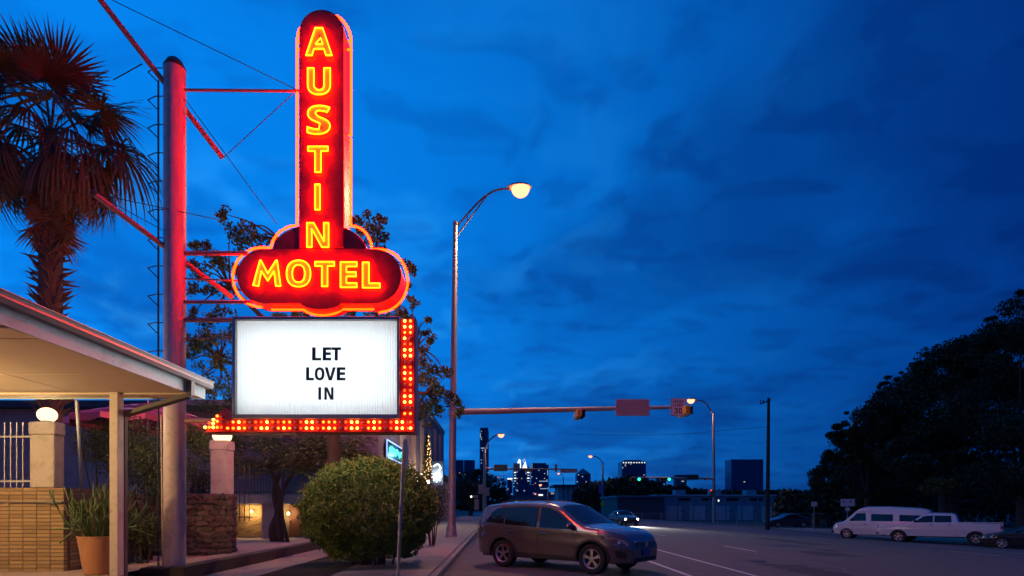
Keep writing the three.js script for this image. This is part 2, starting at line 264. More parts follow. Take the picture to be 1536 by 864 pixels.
  part('step_rail', join([rod(V(lx, 0.42, pz), V(lx, P(0, 120, DT).y, pz), 0.012, 0.012, 6), rod(V(lx + 0.045, 0.42, pz + 0.1), V(lx + 0.045, P(0, 130, DT).y, pz + 0.1), 0.01, 0.01, 6)]), wire, s);
  for (let y = 108; y < 560; y += 42) { const a = P(238, y + 16, DT), b = P(222, y, DT), c = P(238, y + 1, DT); c.z += 0.12; part('step', polyTube([a, b, c, V(px - 0.12, c.y, pz + 0.12)], 0.011, 5), wire, s); }
  part('conduit', rod(V(px - 0.205, 0.42, pz + 0.06), V(px - 0.235, 3.4, pz + 0.06), 0.014, 0.014, 8), steel, s);

  // message board
  const board = new THREE.Group(); board.name = 'message_board'; s.add(board);
  const q = (x, y, D = DF) => P(x, y, D);
  const rect = (x0, x1, y0, y1, z0, z1) => { const a = q(x0, y1), b = q(x1, y0); return span(a.x, b.x, a.y, b.y, z0, z1); };
  // a hollow white light box with upright fluorescent tubes behind the acrylic
  const fluo = glow('fluorescent tube', 5.2, 5.7, 5.7, 1);
  part('board_cabinet', uvBox(join([rect(351, 355, 477, 628, -DB, -DF - 0.066), rect(596, 599, 477, 628, -DB, -DF - 0.066), rect(355, 596, 477, 480, -DB, -DF - 0.066), rect(355, 596, 624, 628, -DB, -DF - 0.066)])), frame, board);
  for (let k = 0; k < 16; k++) { const a = q(364 + k * 14.9, 612, DF + 0.25), b = q(364 + k * 14.9, 497, DF + 0.25); part('fluorescent_tube', rod(a, b, 0.019, 0.019, 10), fluo, board); }
  for (const [x0, x1, y0, y1] of [[350, 355, 476, 629], [596, 600, 476, 629], [355, 596, 476, 481], [355, 596, 622, 629]]) part('board_frame', uvBox((() => { const a = q(x0, y1), b = q(x1, y0); return rbox(b.x - a.x, b.y - a.y, 0.13, 0.012, (a.x + b.x) / 2, (a.y + b.y) / 2, -DF + 0.0); })()), frame, board);
  // ribbed acrylic panel, lit from behind by upright tubes: each rib is real relief
  {
    const a = q(355, 622), b = q(596, 481), w = b.x - a.x, h = b.y - a.y, n = 62;
    const pos = [], uv = [], idx = []; for (let i = 0; i <= n * 6; i++) { const t = i / (n * 6), z = 0.006 * Math.abs(Math.sin(t * n * Math.PI)); pos.push(a.x + t * w, a.y, z, a.x + t * w, b.y, z); uv.push(t, 0, t, 1); if (i) { const k = i * 2; idx.push(k - 2, k, k - 1, k, k + 1, k - 1); } }
    const g = new THREE.BufferGeometry(); g.setAttribute('position', new THREE.Float32BufferAttribute(pos, 3)); g.setAttribute('uv', new THREE.Float32BufferAttribute(uv, 2)); g.setIndex(idx); g.computeVertexNormals(); g.translate(0, 0, -DF - 0.035);
    const panel = mat('lit acrylic sign panel', 0.86, 0.9, 0.9, { physical: true, transmission: 0.6, thickness: 0, roughness: 1, emissive: rgb(0.93, 1, 1), emissiveIntensity: 0.42 });
    part('lit_panel', g, panel, board); part('lit_panel', g.clone().rotateY(Math.PI).translate(a.x + b.x, 0, -DF - DB), panel, board);
    const L = new THREE.RectAreaLight(rgb(0.93, 1, 1), 4, w, h); L.position.set((a.x + b.x) / 2, (a.y + b.y) / 2, -DF + 0.07); L.lookAt((a.x + b.x) / 2, (a.y + b.y) / 2, 0); s.add(L);
    const L2 = new THREE.RectAreaLight(rgb(0.93, 1, 1), 4, w, h); L2.position.set((a.x + b.x) / 2, (a.y + b.y) / 2, -DB - 0.07); L2.lookAt((a.x + b.x) / 2, (a.y + b.y) / 2, -40); s.add(L2);
  }
  const ink = mat('sign letter black green', 0.03, 0.05, 0.044, { roughness: 0.5 });
  const words = [['L', 468, 481, 521, 540], ['E', 484, 496, 521, 540], ['T', 497, 511, 521, 540], ['L', 459, 470, 551, 570], ['O', 472, 486, 551, 570], ['V', 487, 503, 551, 570], ['E', 505, 517.5, 551, 570], ['I', 477.5, 481, 581, 599], ['N', 486.5, 499.5, 581, 599]];
  for (const [ch, x0, x1, y0, y1] of words) { const os = outlineOf(ch, x0, x1, y0, y1); part('changeable_letter', join(os.map((o) => { const sh = new THREE.Shape(o.shape.map((p) => new THREE.Vector2(...p))); sh.holes = o.holes.map((h) => new THREE.Path(h.map((p) => new THREE.Vector2(...p)))); return new THREE.ExtrudeGeometry(sh, { depth: 0.003, bevelEnabled: true, bevelSize: 0.004, bevelThickness: 0.001, bevelSegments: 1 }); })).translate(0, 0, -DF - 0.018), ink, board); }
  // the red arrow round the board with its chaser bulbs
  const arrow = new THREE.Group(); arrow.name = 'arrow_border'; s.add(arrow);
  const orange = mat('arrow red orange enamel', 0.72, 0.04, 0.018, { map: texMottle, roughness: 0.4 });
  part('arrow_cabinet', prism(face([[601, 478], [622, 478], [622, 648], [307, 648], [337, 612], [337.5, 629], [601, 629]], DF), DB - DF, 0.01, -DF + 0.002), orange, arrow);
  part('arrow_rim', join([rect(622, 623.4, 476.5, 651, -DF - 0.25, -DF + 0.05), rect(309, 622, 648, 650, -DF - 0.25, -DF + 0.05), rect(600.3, 601, 478, 630, -DF - 0.02, -DF + 0.04)]), dkred, arrow);
  const bg = sphere(0.027, 0, 0, 0, 12, 9), sock = new THREE.CylinderGeometry(0.028, 0.036, 0.03, 12).rotateX(Math.PI / 2);
  const bulbLit = glow('bulb lit', 24, 5.0, 0.5, 1), bulbMid = glow('bulb dimming', 6, 0.22, 0.02, 1), bulbWarm = glow('bulb half lit', 12, 0.9, 0.06, 1), bulbOff = mat('bulb unlit frosted', 0.62, 0.40, 0.38, { roughness: 0.25 });
  const phase = [bulbOff, bulbWarm, bulbLit, bulbWarm, bulbOff, bulbMid, bulbLit, bulbLit];
  const pr = rngOf(77);
  const bulb = (x, y, k) => { const c = q(x, y); const m = pr() < 0.16 ? [bulbMid, bulbLit, bulbWarm][Math.floor(pr() * 3)] : phase[((k % 8) + 8) % 8]; part('bulb', bg, m, arrow, [c.x, c.y, -DF + 0.045]); part('bulb_socket', sock, dkred, arrow, [c.x, c.y, -DF + 0.015]); };
  for (let k = 0; k < 33; k++) { const x = 343 + k * 8.42; bulb(x, 633.6, k); bulb(x, 642.8, k); }
  for (let k = 0; k < 17; k++) { bulb(607.6, 482.5 + k * 8.65, k * 1 + 1); bulb(616.2, 482.5 + k * 8.65, k + 1); }
  for (const [x, y, k] of [[616.5, 633.6, 2], [616.5, 642.8, 2], [309.5, 641.5, 2], [315.5, 641.5, 1], [321.5, 641.5, 2], [327.5, 641.5, 1], [333.5, 641.5, 0], [321.5, 635.8, 2], [322, 630.2, 2], [327.5, 632.5, 3], [333.5, 633.2, 0], [327.5, 624.5, 5], [333.5, 625.5, 4], [316, 635, 5]]) bulb(x, y, k);
  // what the tubes and bulbs throw into the street, as lights of their size and colour
  const rl = (c, k, w, h, at, to) => { const L = new THREE.RectAreaLight(c, k, w, h); L.position.copy(at); L.lookAt(to); s.add(L); };
  for (const [zz, to] of [[-DF + 0.09, 0], [-DB - 0.09, -40]]) for (const [px, py, w, h] of [[482, 200, 0.8, 4.0], [480, 415, 3.0, 0.9]]) { const c = P(px, py, DF); rl(rgb(1, 0.065, 0.035), to ? 8 : 24, w, h, V(c.x, c.y, zz), V(c.x, c.y, to)); }
}
// ================================================================ CARPORT, WALLS AND COURT OF THE MOTEL
const LOT = 0.36, glass0 = mat('building window glass', 0.012, 0.015, 0.018, { roughness: 0.06 });
{ // carport: flat canopy with painted fascia, gutter, boarded soffit, one post in view
  const t = thing('carport', 'pale blue fascia carport canopy with metal gutter and square post', 'carport', [0, 0, 0]);
  const D = 10.3, xr = P(308, 0, D).x, yb = P(0, 598, D).y, yt = yb + 0.27, x0 = -16, zn = -2.5;
  const fascia = mat('fascia paint', 0.44, 0.60, 0.61, { roughness: 0.6, map: rep(texStain, 0.55) });
  const soffit = mat('soffit paint', 0.60, 0.50, 0.37, { roughness: 0.8 });
  const metal = mat('gutter metal', 0.20, 0.20, 0.20, { roughness: 0.5, metalness: 0.3 });
  const dark = mat('downspout paint', 0.13, 0.12, 0.10, { roughness: 0.55 });
  part('roof_deck', uvBox(span(x0, xr - 0.02, yt, yt + 0.10, -D + 0.02, zn)), metal, t);
  for (let z = -D, k = 0; z < zn; z += 2.44, k++) { const z1 = Math.min(zn, z + 2.434); part('fascia_board', uvBox(span(xr - 0.03, xr + (k % 2) * 0.002, yb - 0.01, yt + 0.02, z, z1)), fascia, t); for (let q = 0; q < 3; q++) part('nail_head', new THREE.CylinderGeometry(0.006, 0.006, 0.004, 8).rotateZ(Math.PI / 2).translate(xr + 0.003, yb + 0.04 + q * 0.07, z + 0.04), dark, t); }
  part('fascia_board', uvBox(span(x0, xr - 0.031, yb - 0.01, yt + 0.02, -D, -D + 0.03)), fascia, t);
  // gutter: an open trough of sheet metal with a rolled lip
  const prof = [[0.004, 0.0], [0.004, 0.12], [0.012, 0.12], [0.012, 0.008], [0.09, 0.008], [0.118, 0.05], [0.105, 0.085], [0.125, 0.125], [0.14, 0.13], [0.14, 0.12], [0.128, 0.115], [0.115, 0.085], [0.128, 0.05], [0.096, 0]];
  const gs = new THREE.Shape(prof.map((p) => new THREE.Vector2(p[0], p[1])));
  part('gutter', new THREE.ExtrudeGeometry(gs, { depth: D - 2.4, bevelEnabled: false }).translate(xr, yt - 0.085, -D - 0.06), metal, t);
  for (let k = 0; k < 9; k++) part('gutter_strap', box(0.15, 0.006, 0.025, xr + 0.07, yt + 0.05, -D + 0.3 + k * 0.85), metal, t);
  // soffit panels with real gaps
  for (let i = 0; i < 5; i++) for (let j = 0; j < 4; j++) part('soffit_panel', uvBox(rbox(1.895, 0.02, 1.775, 0.005, xr - 0.06 - 0.96 - i * 1.92, yb + 0.012 + ((i * 7 + j * 3) % 3) * 0.0012, -D + 0.06 + 0.9 + j * 1.8)), soffit, t);
  part('soffit_backing', span(x0, xr - 0.04, yb + 0.022, yb + 0.03, -D + 0.04, zn), soffit, t);
  const post = P(175, 0, 9.8);
  part('post', uvBox(rbox(0.145, yb - LOT + 0.01, 0.16, 0.01, post.x, (yb + LOT) / 2, -9.8)), mat('post paint', 0.62, 0.54, 0.43, { roughness: 0.6, map: rep(texStain, 0.8) }), t);
  part('post_shoe', box(0.2, 0.04, 0.22, post.x, LOT + 0.02, -9.8), dark, t);
  const a = V(xr + 0.07, yt - 0.09, -D + 0.62), b = V(xr + 0.05, yt - 0.33, -D + 0.6), c = V(post.x + 0.05, yt - 0.62, -9.94);
  part('downspout', join([beam(a, b, 0.1, 0.09), beam(b, c, 0.075, 0.1), beam(c.clone().add(V(0, 0.02, 0)), V(c.x, LOT + 0.02, c.z), 0.055, 0.07)]), dark, t);
  for (let k = 0; k < 2; k++) part('rafter_line', box(x0 * -1 - 5.4, 0.05, 0.04, (x0 + xr) / 2, yb - 0.002, -D + 0.5 + k * 3.62), soffit, t);
}
{ // lamp under the canopy, out of the frame to the left; its light is on the boards and the brick
  const t = thing('ceiling_lamp', 'round opal ceiling lamp under the carport canopy', 'lamp', [-9.1, P(0, 598, 10.3).y, -7.6]);
  part('lamp_base', new THREE.CylinderGeometry(0.16, 0.17, 0.04, 20).translate(0, -0.02, 0), mats['gutter metal'], t);
  part('lamp_globe', sphere(0.15, 0, -0.14, 0), glow('warm opal lamp', 3.2, 2.1, 0.9, 1), t);
  lamp(t, rgb(1, 0.64, 0.29), 36, V(0, -0.42, 0), 8);
}
const brickMats = [[0.36, 0.235, 0.115], [0.42, 0.28, 0.14], [0.31, 0.2, 0.10], [0.38, 0.26, 0.145]].map((c, i) => mat('tan brick ' + i, ...c, { roughness: 0.85, map: rep(texMottle, 1.7 + i * 0.3) }));
const mortar = mat('mortar', 0.13, 0.105, 0.08, { roughness: 0.95 });
{ // front wall of long thin bricks laid one straight above another
  const D = 10.8, xr = P(96, 0, D).x, x0 = xr - 2.75, y0 = LOT - 0.05, y1 = P(0, 731, D).y, t = thing('brick_wall', 'low wall of tan stack bonded bricks beneath the carport', 'wall', [0, 0, 0]);
  part('mortar_core', span(x0, xr - 0.012, y0, y1 - 0.012, -D - 2.1, -D - 0.012), mortar, t);
  const bw = 0.262, bh = 0.0735, r = rngOf(3), g = [0, 1, 2].map((i) => rbox(bw - 0.016, bh - 0.016, 0.09, 0.006, 0, 0, 0, 1)), gs = rbox(0.09, bh - 0.012, bw - 0.012, 0.006, 0, 0, 0, 1);
  const rows = Math.floor((y1 - y0) / bh);
  for (let j = 0; j < rows; j++) {
    for (let i = 0; i < 10; i++) part('brick', g[0], brickMats[Math.floor(r() * 4)], t, [xr - bw / 2 - i * bw, y1 - bh / 2 - j * bh + (r() - 0.5) * 0.003, -D - 0.045 + (r() - 0.5) * 0.007]);
    for (let i = 0; i < 7; i++) part('brick', gs, brickMats[Math.floor(r() * 4)], t, [xr - 0.045 + (r() - 0.5) * 0.006, y1 - bh / 2 - j * bh, -D - 0.16 - bw / 2 - i * bw]);
  }
  part('handrail_pipe', rod(V(x0, P(0, 753, D).y, -D + 0.06), V(P(90, 0, D).x, P(0, 753, D).y, -D + 0.06), 0.014, 0.014, 8), mats['gutter metal'], t);
  part('pipe_clamp', join([rbox(0.14, 0.06, 0.07, 0.01, P(80, 0, D).x, P(0, 753, D).y, -D + 0.05), new THREE.CylinderGeometry(0.02, 0.02, 0.12, 10).rotateZ(Math.PI / 2).translate(P(92, 0, D).x, P(0, 753, D).y, -D + 0.06)]), mats['gutter metal'], t);
}
function pillar(px0, px1, ytop, ybase, D, globeY, globeR, label, cd, dp) {
  const w = (px1 - px0) / F * D, xc = ((px0 + px1) / 2 - CX) / F * D, yb = P(0, ybase, D).y, yt = P(0, ytop, D).y, cap = 0.3 * 0.85;
  const t = thing('gate_pillar', label, 'pillar', [xc, yb, -D - dp / 2]);
  const plaster = mats['pillar plaster'] || mat('pillar plaster', 0.60, 0.54, 0.47, { roughness: 0.85, map: rep(texStain, 0.9), bumpMap: rep(texPlaster, 2), bumpScale: 0.012 });
  const h = yt - yb;
  part('shaft', uvBox(rbox(w * 0.9, h - cap + 0.01, dp * 0.9, 0.025, 0, (h - cap) / 2, 0)), plaster, t);
  part('cap', uvBox(rbox(w, cap, dp, 0.04, 0, h - cap / 2, 0)), plaster, t);
  const base = part('lamp_base', new THREE.CylinderGeometry(0.09, 0.1, 0.05, 18).translate(0, h + 0.024, 0), mats['gutter metal'], t);
  const gy = P(0, globeY, D).y - yb;
  part('lamp_globe', new THREE.SphereGeometry(globeR, 24, 18).scale(1.08, 0.92, 1.08).translate(0, gy, 0), glow('opal globe lamp ' + px0, 2.6, 1.75, 0.85, 1), t);
  lamp(t, rgb(1, 0.66, 0.32), cd, V(0, gy, 0), globeR / 0.02);
  return t;
}
pillar(41, 82, 632, 731, 10.9, 620.5, 0.155, 'pale plastered pillar with a lit globe standing on the tan brick wall', 9, 0.3);
pillar(313, 341, 660, 748, 14.4, 652, 0.215, 'pale plastered pillar with a lit globe standing on the rough stone wall', 9, 0.44);
{ // rubble wall under the second pillar: one mesh for each stone
  const D = 14.2, t = thing('stone_wall', 'rough reddish rubble stone wall carrying a pale pillar', 'wall', [0, 0, 0]);
  const a = P(279, 0, D).x, b = P(338, 0, D).x, y0 = 0.3, y1 = P(0, 742, D).y, r = rngOf(8);
  const sm = [[0.22, 0.13, 0.11], [0.28, 0.17, 0.14], [0.17, 0.11, 0.095], [0.25, 0.18, 0.15]].map((c, i) => mat('rubble stone ' + i, ...c, { roughness: 0.9, map: rep(texMottle, 2), bumpMap: rep(texPlaster, 3), bumpScale: 0.02 }));
  part('core', span(a - 1.6, b - 0.1, y0, y1 - 0.08, -D - 0.6, -D - 0.1), mat('wall mortar', 0.22, 0.19, 0.165, { roughness: 1 }), t);
  const gs = [0, 1, 2, 3, 4].map((k) => { const g = new THREE.IcosahedronGeometry(0.5, 2), p = g.attributes.position; for (let i = 0; i < p.count; i++) { const v = V(p.getX(i), p.getY(i), p.getZ(i)); const n = 1 + 0.22 * noise3(v.x * 2 + k * 7, v.y * 2, v.z * 2) + 0.08 * noise3(v.x * 6, v.y * 6 + k, v.z * 6); const q = (x) => Math.sign(x) * Math.pow(Math.abs(x) * 2, 0.7) / 2; p.setXYZ(i, q(v.x) * n, q(v.y) * n, q(v.z) * n); } g.computeVertexNormals(); return g; });
  for (let y = y0 + 0.05; y < y1; y += 0.135) for (let x = a - 1.6; x < b + 0.02; ) { const w = Math.min(0.17 + r() * 0.16, Math.max(0.1, b - x)); const m = part('stone', gs[Math.floor(r() * 5)], sm[Math.floor(r() * 4)], t, [x + w / 2, y + (r() - 0.5) * 0.03, -D - 0.12 + (r() - 0.5) * 0.05]); m.scale.set(w * 1.1, 0.145 + r() * 0.03, 0.2); m.rotation.set((r() - 0.5) * 0.3, (r() - 0.5) * 0.4, (r() - 0.5) * 0.25); x += w; }
  for (let y = y0 + 0.05; y < y1; y += 0.135) for (let k = 0; k < 2; k++) { const m = part('stone', gs[Math.floor(r() * 5)], sm[Math.floor(r() * 4)], t, [b - 0.1 + (r() - 0.5) * 0.04, y, -D - 0.32 - k * 0.23]); m.scale.set(0.2, 0.145, 0.25); m.rotation.set((r() - 0.5) * 0.3, (r() - 0.5) * 0.4, (r() - 0.5) * 0.3); }
  for (let x = a - 1.6; x < b; x += 0.26) for (let k = 0; k < 2; k++) { const m = part('stone', gs[Math.floor(r() * 5)], sm[Math.floor(r() * 4)], t, [x + 0.1, y1 - 0.03, -D - 0.25 - k * 0.3]); m.scale.set(0.3, 0.12, 0.32); m.rotation.y = r() * 3; }
}
function fence(name, label, ax, bx, D, y0, y1, gap, m, group) {
  const t = thing(name, label, 'fence', [ax, y0, -D], 0, group), w = bx - ax, h = y1 - y0;
  const pk = rod(V(0, 0, 0), V(0, h, 0), 0.011, 0.011, 6);
  for (let x = 0; x <= w + 1e-6; x += gap) part('picket', pk, m, t, [x, 0, 0]);
  for (const y of [0.12, h * 0.78]) part('rail', box(w + 0.06, 0.035, 0.025, w / 2, y, 0), m, t);
  return t;
}
const pale = mat('pale iron', 0.50, 0.48, 0.44, { roughness: 0.5, metalness: 0.3 }), iron = mat('dark iron', 0.06, 0.055, 0.055, { roughness: 0.5, metalness: 0.4 });
fence('picket_fence', 'pale iron picket fence on the tan brick wall', -11.2, P(40, 0, 10.9).x, 10.95, P(0, 731, 10.9).y, P(0, 633, 10.9).y, 0.118, pale);
fence('picket_fence', 'dark iron picket fence running behind the potted plant', P(98, 0, 13).x, P(314, 0, 13).x, 15.2, 1.2, 2.75, 0.13, iron);
{ // court: the dark wing behind the wall, parasol, two low planters of foliage
  const w1 = mat('wing wall paint', 0.40, 0.34, 0.29, { roughness: 0.85, map: rep(texStain, 0.4) });
  const t = thing('motel_wing', 'dark low motel wing behind the pool fence', 'building', [0, 0, 0]);
  const D = 33, x0 = -44, x1 = P(352, 0, D).x, y1 = P(0, 602, D).y;
  part('wall', uvBox(span(x0, x1, -0.3, y1 - 0.45, -D - 6, -D)), w1, t);
  part('roof', uvBox(span(x0 - 0.4, x1 + 0.4, y1 - 0.45, y1 - 0.05, -D - 6.3, -D + 0.6)), mat('wing roof', 0.07, 0.065, 0.08, { roughness: 0.8 }), t);
  for (let k = 0; k < 6; k++) { const x = x0 + 4 + k * 4.1; const d = part('door', box(1.0, 2.1, 0.08, x, 0.9, -D + 0.03), mat('wing door ' + k, 0.10, 0.05, 0.06), t); const wdw = part('window', box(1.5, 1.2, 0.06, x + 1.75, 1.45, -D + 0.025), mat('wing window ' + k, 0.02, 0.025, 0.03, { roughness: 0.1 }), t); part('frame', box(1.66, 1.36, 0.05, x + 1.75, 1.45, -D + 0.015), w1, t); }
}
{ // parasol: pink and magenta gores with pale dots
  const c = P(222, 0, 17), t = thing('parasol', 'open pink and magenta parasol with pale dots by the pool', 'parasol', [c.x, 0.3, -17]);
  const pink = mat('parasol pink', 0.62, 0.10, 0.22, { roughness: 0.9 }), mag = mat('parasol magenta', 0.22, 0.03, 0.10, { roughness: 0.9 }), dot = mat('parasol dot', 0.75, 0.55, 0.60, { roughness: 0.9 });
  const R = 2.05, top = P(0, 604, 17).y - 0.3, edge = P(0, 634, 17).y - 0.3, n = 12;
  part('pole', rod(V(0, 0, 0), V(0, top + 0.08, 0), 0.024, 0.024, 10), pale, t);
  for (let k = 0; k < n; k++) {
    const pos = [], idx = [], a0 = k / n * 2 * Math.PI, a1 = (k + 1) / n * 2 * Math.PI, N = 6;
    for (let i = 0; i <= N; i++) for (let j = 0; j <= 4; j++) { const f = i / N, a = lerp(a0, a1, j / 4), sag = 1 - 0.07 * Math.sin(j / 4 * Math.PI) * f, rr = R * f * sag; pos.push(Math.cos(a) * rr, top - (top - edge) * Math.pow(f, 1.15), Math.sin(a) * rr); if (i && j) { const q = i * 5 + j; idx.push(q, q - 1, q - 6, q, q - 6, q - 5); } }
    const g = new THREE.BufferGeometry(); g.setAttribute('position', new THREE.Float32BufferAttribute(pos, 3)); g.setIndex(idx); g.computeVertexNormals();
    const gore = part('canopy_gore', g, k % 2 ? pink : mag, t);
    const vg = new THREE.BufferGeometry(), vp = [], vi = []; for (let j = 0; j <= 6; j++) { const a = lerp(a0, a1, j / 6), rr = R * (1 - 0.07 * Math.sin(j / 6 * Math.PI)); vp.push(Math.cos(a) * rr, edge, Math.sin(a) * rr, Math.cos(a) * rr, edge - 0.15 - 0.06 * Math.sin(j / 6 * Math.PI), Math.sin(a) * rr); if (j) { const q = j * 2; vi.push(q - 2, q, q - 1, q, q + 1, q - 1); } }
    vg.setAttribute('position', new THREE.Float32BufferAttribute(vp, 3)); vg.setIndex(vi); vg.computeVertexNormals(); part('valance', vg, k % 2 ? mag : pink, t);
    for (const [f, s] of [[0.5, 0.11], [0.82, 0.14]]) { const a = (a0 + a1) / 2 + (f > 0.6 ? 0.0 : 0.05), rr = R * f; part('dot', new THREE.CircleGeometry(s, 16).rotateX(-Math.PI / 2).rotateZ(-0.32).rotateY(-a).translate(Math.cos(a) * rr * 0.95, top - (top - edge) * Math.pow(f, 1.15) + 0.035, Math.sin(a) * rr * 0.95), dot, t); }
    part('rib', rod(V(0, top - 0.02, 0), V(Math.cos(a0) * R, edge - 0.02, Math.sin(a0) * R), 0.009, 0.009, 5), pale, t);
  }
}
{ // red folded seat glimpsed through the pickets
  const c = P(36, 0, 14), t = thing('lounge_chair', 'red lounge chair seen through the pale pickets', 'chair', [c.x, 0.36, -14], 0.5);
  const red = mat('chair canvas', 0.42, 0.03, 0.04, { roughness: 0.85 });
  part('seat', beam(V(-0.5, 0.42, 0), V(0.35, 0.36, 0), 0.04, 0.6), red, t); part('backrest', beam(V(0.3, 0.38, 0), V(0.62, 1.35, 0), 0.04, 0.6), red, t);
  for (const [x, z] of [[-0.45, 0.27], [-0.45, -0.27], [0.4, 0.27], [0.4, -0.27]]) part('leg', rod(V(x, 0, z), V(x, 0.4, z), 0.018, 0.018, 8), pale, t);
}
{ // two-storey court building under the trees: slab with railing above, lit brick recess, column and door below
  const D = 30, t = thing('court_building', 'motel court building with lit brick ground floor and railed gallery', 'building', [0, 0, 0]);
  const st = mat('court stucco', 0.40, 0.34, 0.29, { roughness: 0.85, map: rep(texStain, 0.6) });
  const X = (px, d = D) => (px - CX) / F * d, Y = (py, d = D) => P(0, py, d).y, y0 = -0.1, ys = Y(756), ys2 = Y(742);
  const xa = X(330), xb = X(468);
  part('floor_slab', uvBox(span(xa - 3, xb, ys, ys2, -D - 4, -D + 0.25)), st, t);
  part('upper_wall', uvBox(span(xa - 3, xb, ys2, Y(610), -D - 4, -D - 1.6)), st, t);
  part('roof', uvBox(span(xa - 3.4, xb + 0.3, Y(610), Y(602), -D - 4.2, -D + 0.5)), st, t);
  part('recess_wall', uvBox(span(xa - 3, xb, y0, ys, -D - 4, -D - 2.3)), mortar, t);
  // brick face of the recess, laid in courses
  const r = rngOf(21), bw = 0.34, bh = 0.105, g = rbox(bw - 0.014, bh - 0.014, 0.08, 0.006, 0, 0, 0, 1), bx0 = X(342, D + 2), bx1 = X(404, D + 2);
  let row = 0; for (let y = y0 + bh / 2; y < ys - 0.02; y += bh, row++) for (let x = bx0 + (row % 2 ? bw / 2 : 0); x < bx1; x += bw) part('brick', g, brickMats[Math.floor(r() * 4)], t, [x, y, -D - 2.28 + (r() - 0.5) * 0.008]);
  part('column', uvBox(rbox(X(424) - X(398), ys - y0, 0.6, 0.02, (X(424) + X(398)) / 2 - 0.15, (ys + y0) / 2, -D - 0.2)), st, t);
  part('column', uvBox(rbox(0.34, ys - y0, 0.4, 0.02, X(457), (ys + y0) / 2, -D - 0.4)), st, t);
  const dr = part('door', rbox(0.95, 2.0, 0.06, 0.01, X(442, D + 1.8), y0 + 1.0, -D - 2.24), mat('court door', 0.09, 0.035, 0.025, { roughness: 0.5 }), t); part('door_handle', sphere(0.035, X(442, D + 1.8) - 0.38, y0 + 0.95, -D - 2.18, 10, 8), pale, t);
  part('gallery_post', rbox(0.28, Y(610) - ys2, 0.28, 0.02, X(421), (Y(610) + ys2) / 2, -D + 0.05), st, t);
  for (let x = xa - 2.6; x < xb; x += 0.16) part('baluster', rod(V(x, ys2, -D + 0.12), V(x, ys2 + 1.25, -D + 0.12), 0.012, 0.012, 5), iron, t);
  part('handrail', box(xb - xa + 3, 0.05, 0.05, (xa + xb) / 2 - 1.5, ys2 + 1.26, -D + 0.12), iron, t); part('bottom_rail', box(xb - xa + 3, 0.04, 0.04, (xa + xb) / 2 - 1.5, ys2 + 0.13, -D + 0.12), iron, t);
  const sc = (px, py, cd, k) => { const c = P(px, py, D + 2); const b = part('wall_lamp', lathe([[0, 0.09], [0.05, 0.08], [0.085, 0.02], [0.09, -0.05], [0.06, -0.1], [0, -0.11]], 14), glow('wall lamp glass ' + k, 4.6, 3.0, 1.2, 1), t, [c.x, c.y, -D - 2.05]); part('lamp_bracket', box(0.06, 0.14, 0.16, c.x, c.y + 0.05, -D - 2.17), iron, t); lamp(t, rgb(1, 0.62, 0.25), cd, V(c.x, c.y, -D - 2.05), 5); };
  sc(377, 767, 9, 0); sc(432, 770, 7, 1);
}
{ // big terracotta pot with an upright fleshy plant
  const D = 10.35, c = P(150, 0, D), t = thing('potted_plant', 'green pencil stemmed plant in a large terracotta pot beside the carport post', 'plant', [c.x, LOT, -D]);
  const terra = mat('terracotta', 0.46, 0.22, 0.11, { roughness: 0.85, map: rep(texStain, 1) }), green = mat('plant green', 0.045, 0.085, 0.02, { roughness: 0.55 }), green2 = mat('plant pale green', 0.075, 0.12, 0.03, { roughness: 0.55 });
  const h = 0.70;
  part('pot', lathe([[0, 0.01], [0.235, 0.01], [0.25, 0.03], [0.345, h - 0.02], [0.36, h - 0.01], [0.355, h], [0.33, h], [0.32, h - 0.02], [0.3, h - 0.08], [0, h - 0.08]], 36), terra, t);
  const r = rngOf(91);
  for (let k = 0; k < 70; k++) {
    const a = r() * 6.283, o = Math.sqrt(r()) * 0.24, lean = 0.05 + r() * r() * 1.5, L = 0.4 + r() * 0.65, b = V(Math.cos(a) * o, h - 0.08, Math.sin(a) * o), d = V(Math.cos(a) * lean, 1, Math.sin(a) * lean).normalize();
    const m1 = b.clone().addScaledVector(d, L * 0.5).add(V(Math.cos(a) * 0.05, 0, Math.sin(a) * 0.05)), e = b.clone().addScaledVector(d, L).add(V((r() - 0.5) * 0.06, 0.04, (r() - 0.5) * 0.06));
    const parts = [tube([b, m1, e], 0.0125, 8, 6), sphere(0.0125, e.x, e.y, e.z, 6, 4)];
    for (let q = 0; q < 3; q++) { const s0 = m1.clone().lerp(e, r() * 0.7), a2 = r() * 6.283, e2 = s0.clone().add(V(Math.cos(a2) * 0.09, 0.12 + r() * 0.1, Math.sin(a2) * 0.09)); parts.push(tube([s0, s0.clone().lerp(e2, 0.5).add(V(Math.cos(a2) * 0.02, -0.01, Math.sin(a2) * 0.02)), e2], 0.013, 5, 5)); }
    part('stem', join(parts), r() < 0.6 ? green : green2, t);
  }
  for (const [dx, dy, dz] of [[-0.85, 0.12, 0.1], [0.75, 0.18, 0.1], [0.9, 0.0, -0.1], [-0.55, -0.12, 0.25]]) part('stem', tube([V(0, h - 0.06, 0), V(dx * 0.5, h + 0.12, dz * 0.6), V(dx, h + dy, dz)], 0.016, 10, 6), green2, t);
}
{ // conduit beside the wall corner
  const a = P(115, 610, 11.6), b = P(122, 728, 11.6), t = thing('conduit_pipe', 'thin metal pipe rising from the brick wall to the carport', 'pipe', [b.x, 0, 0]);
  part('pipe', tube([V(0, LOT, -11.6), V(0, b.y, -11.6), V(a.x - b.x, P(0, 600, 11.6).y, -11.6)], 0.03, 14, 8), mats['gutter metal'], t);
}
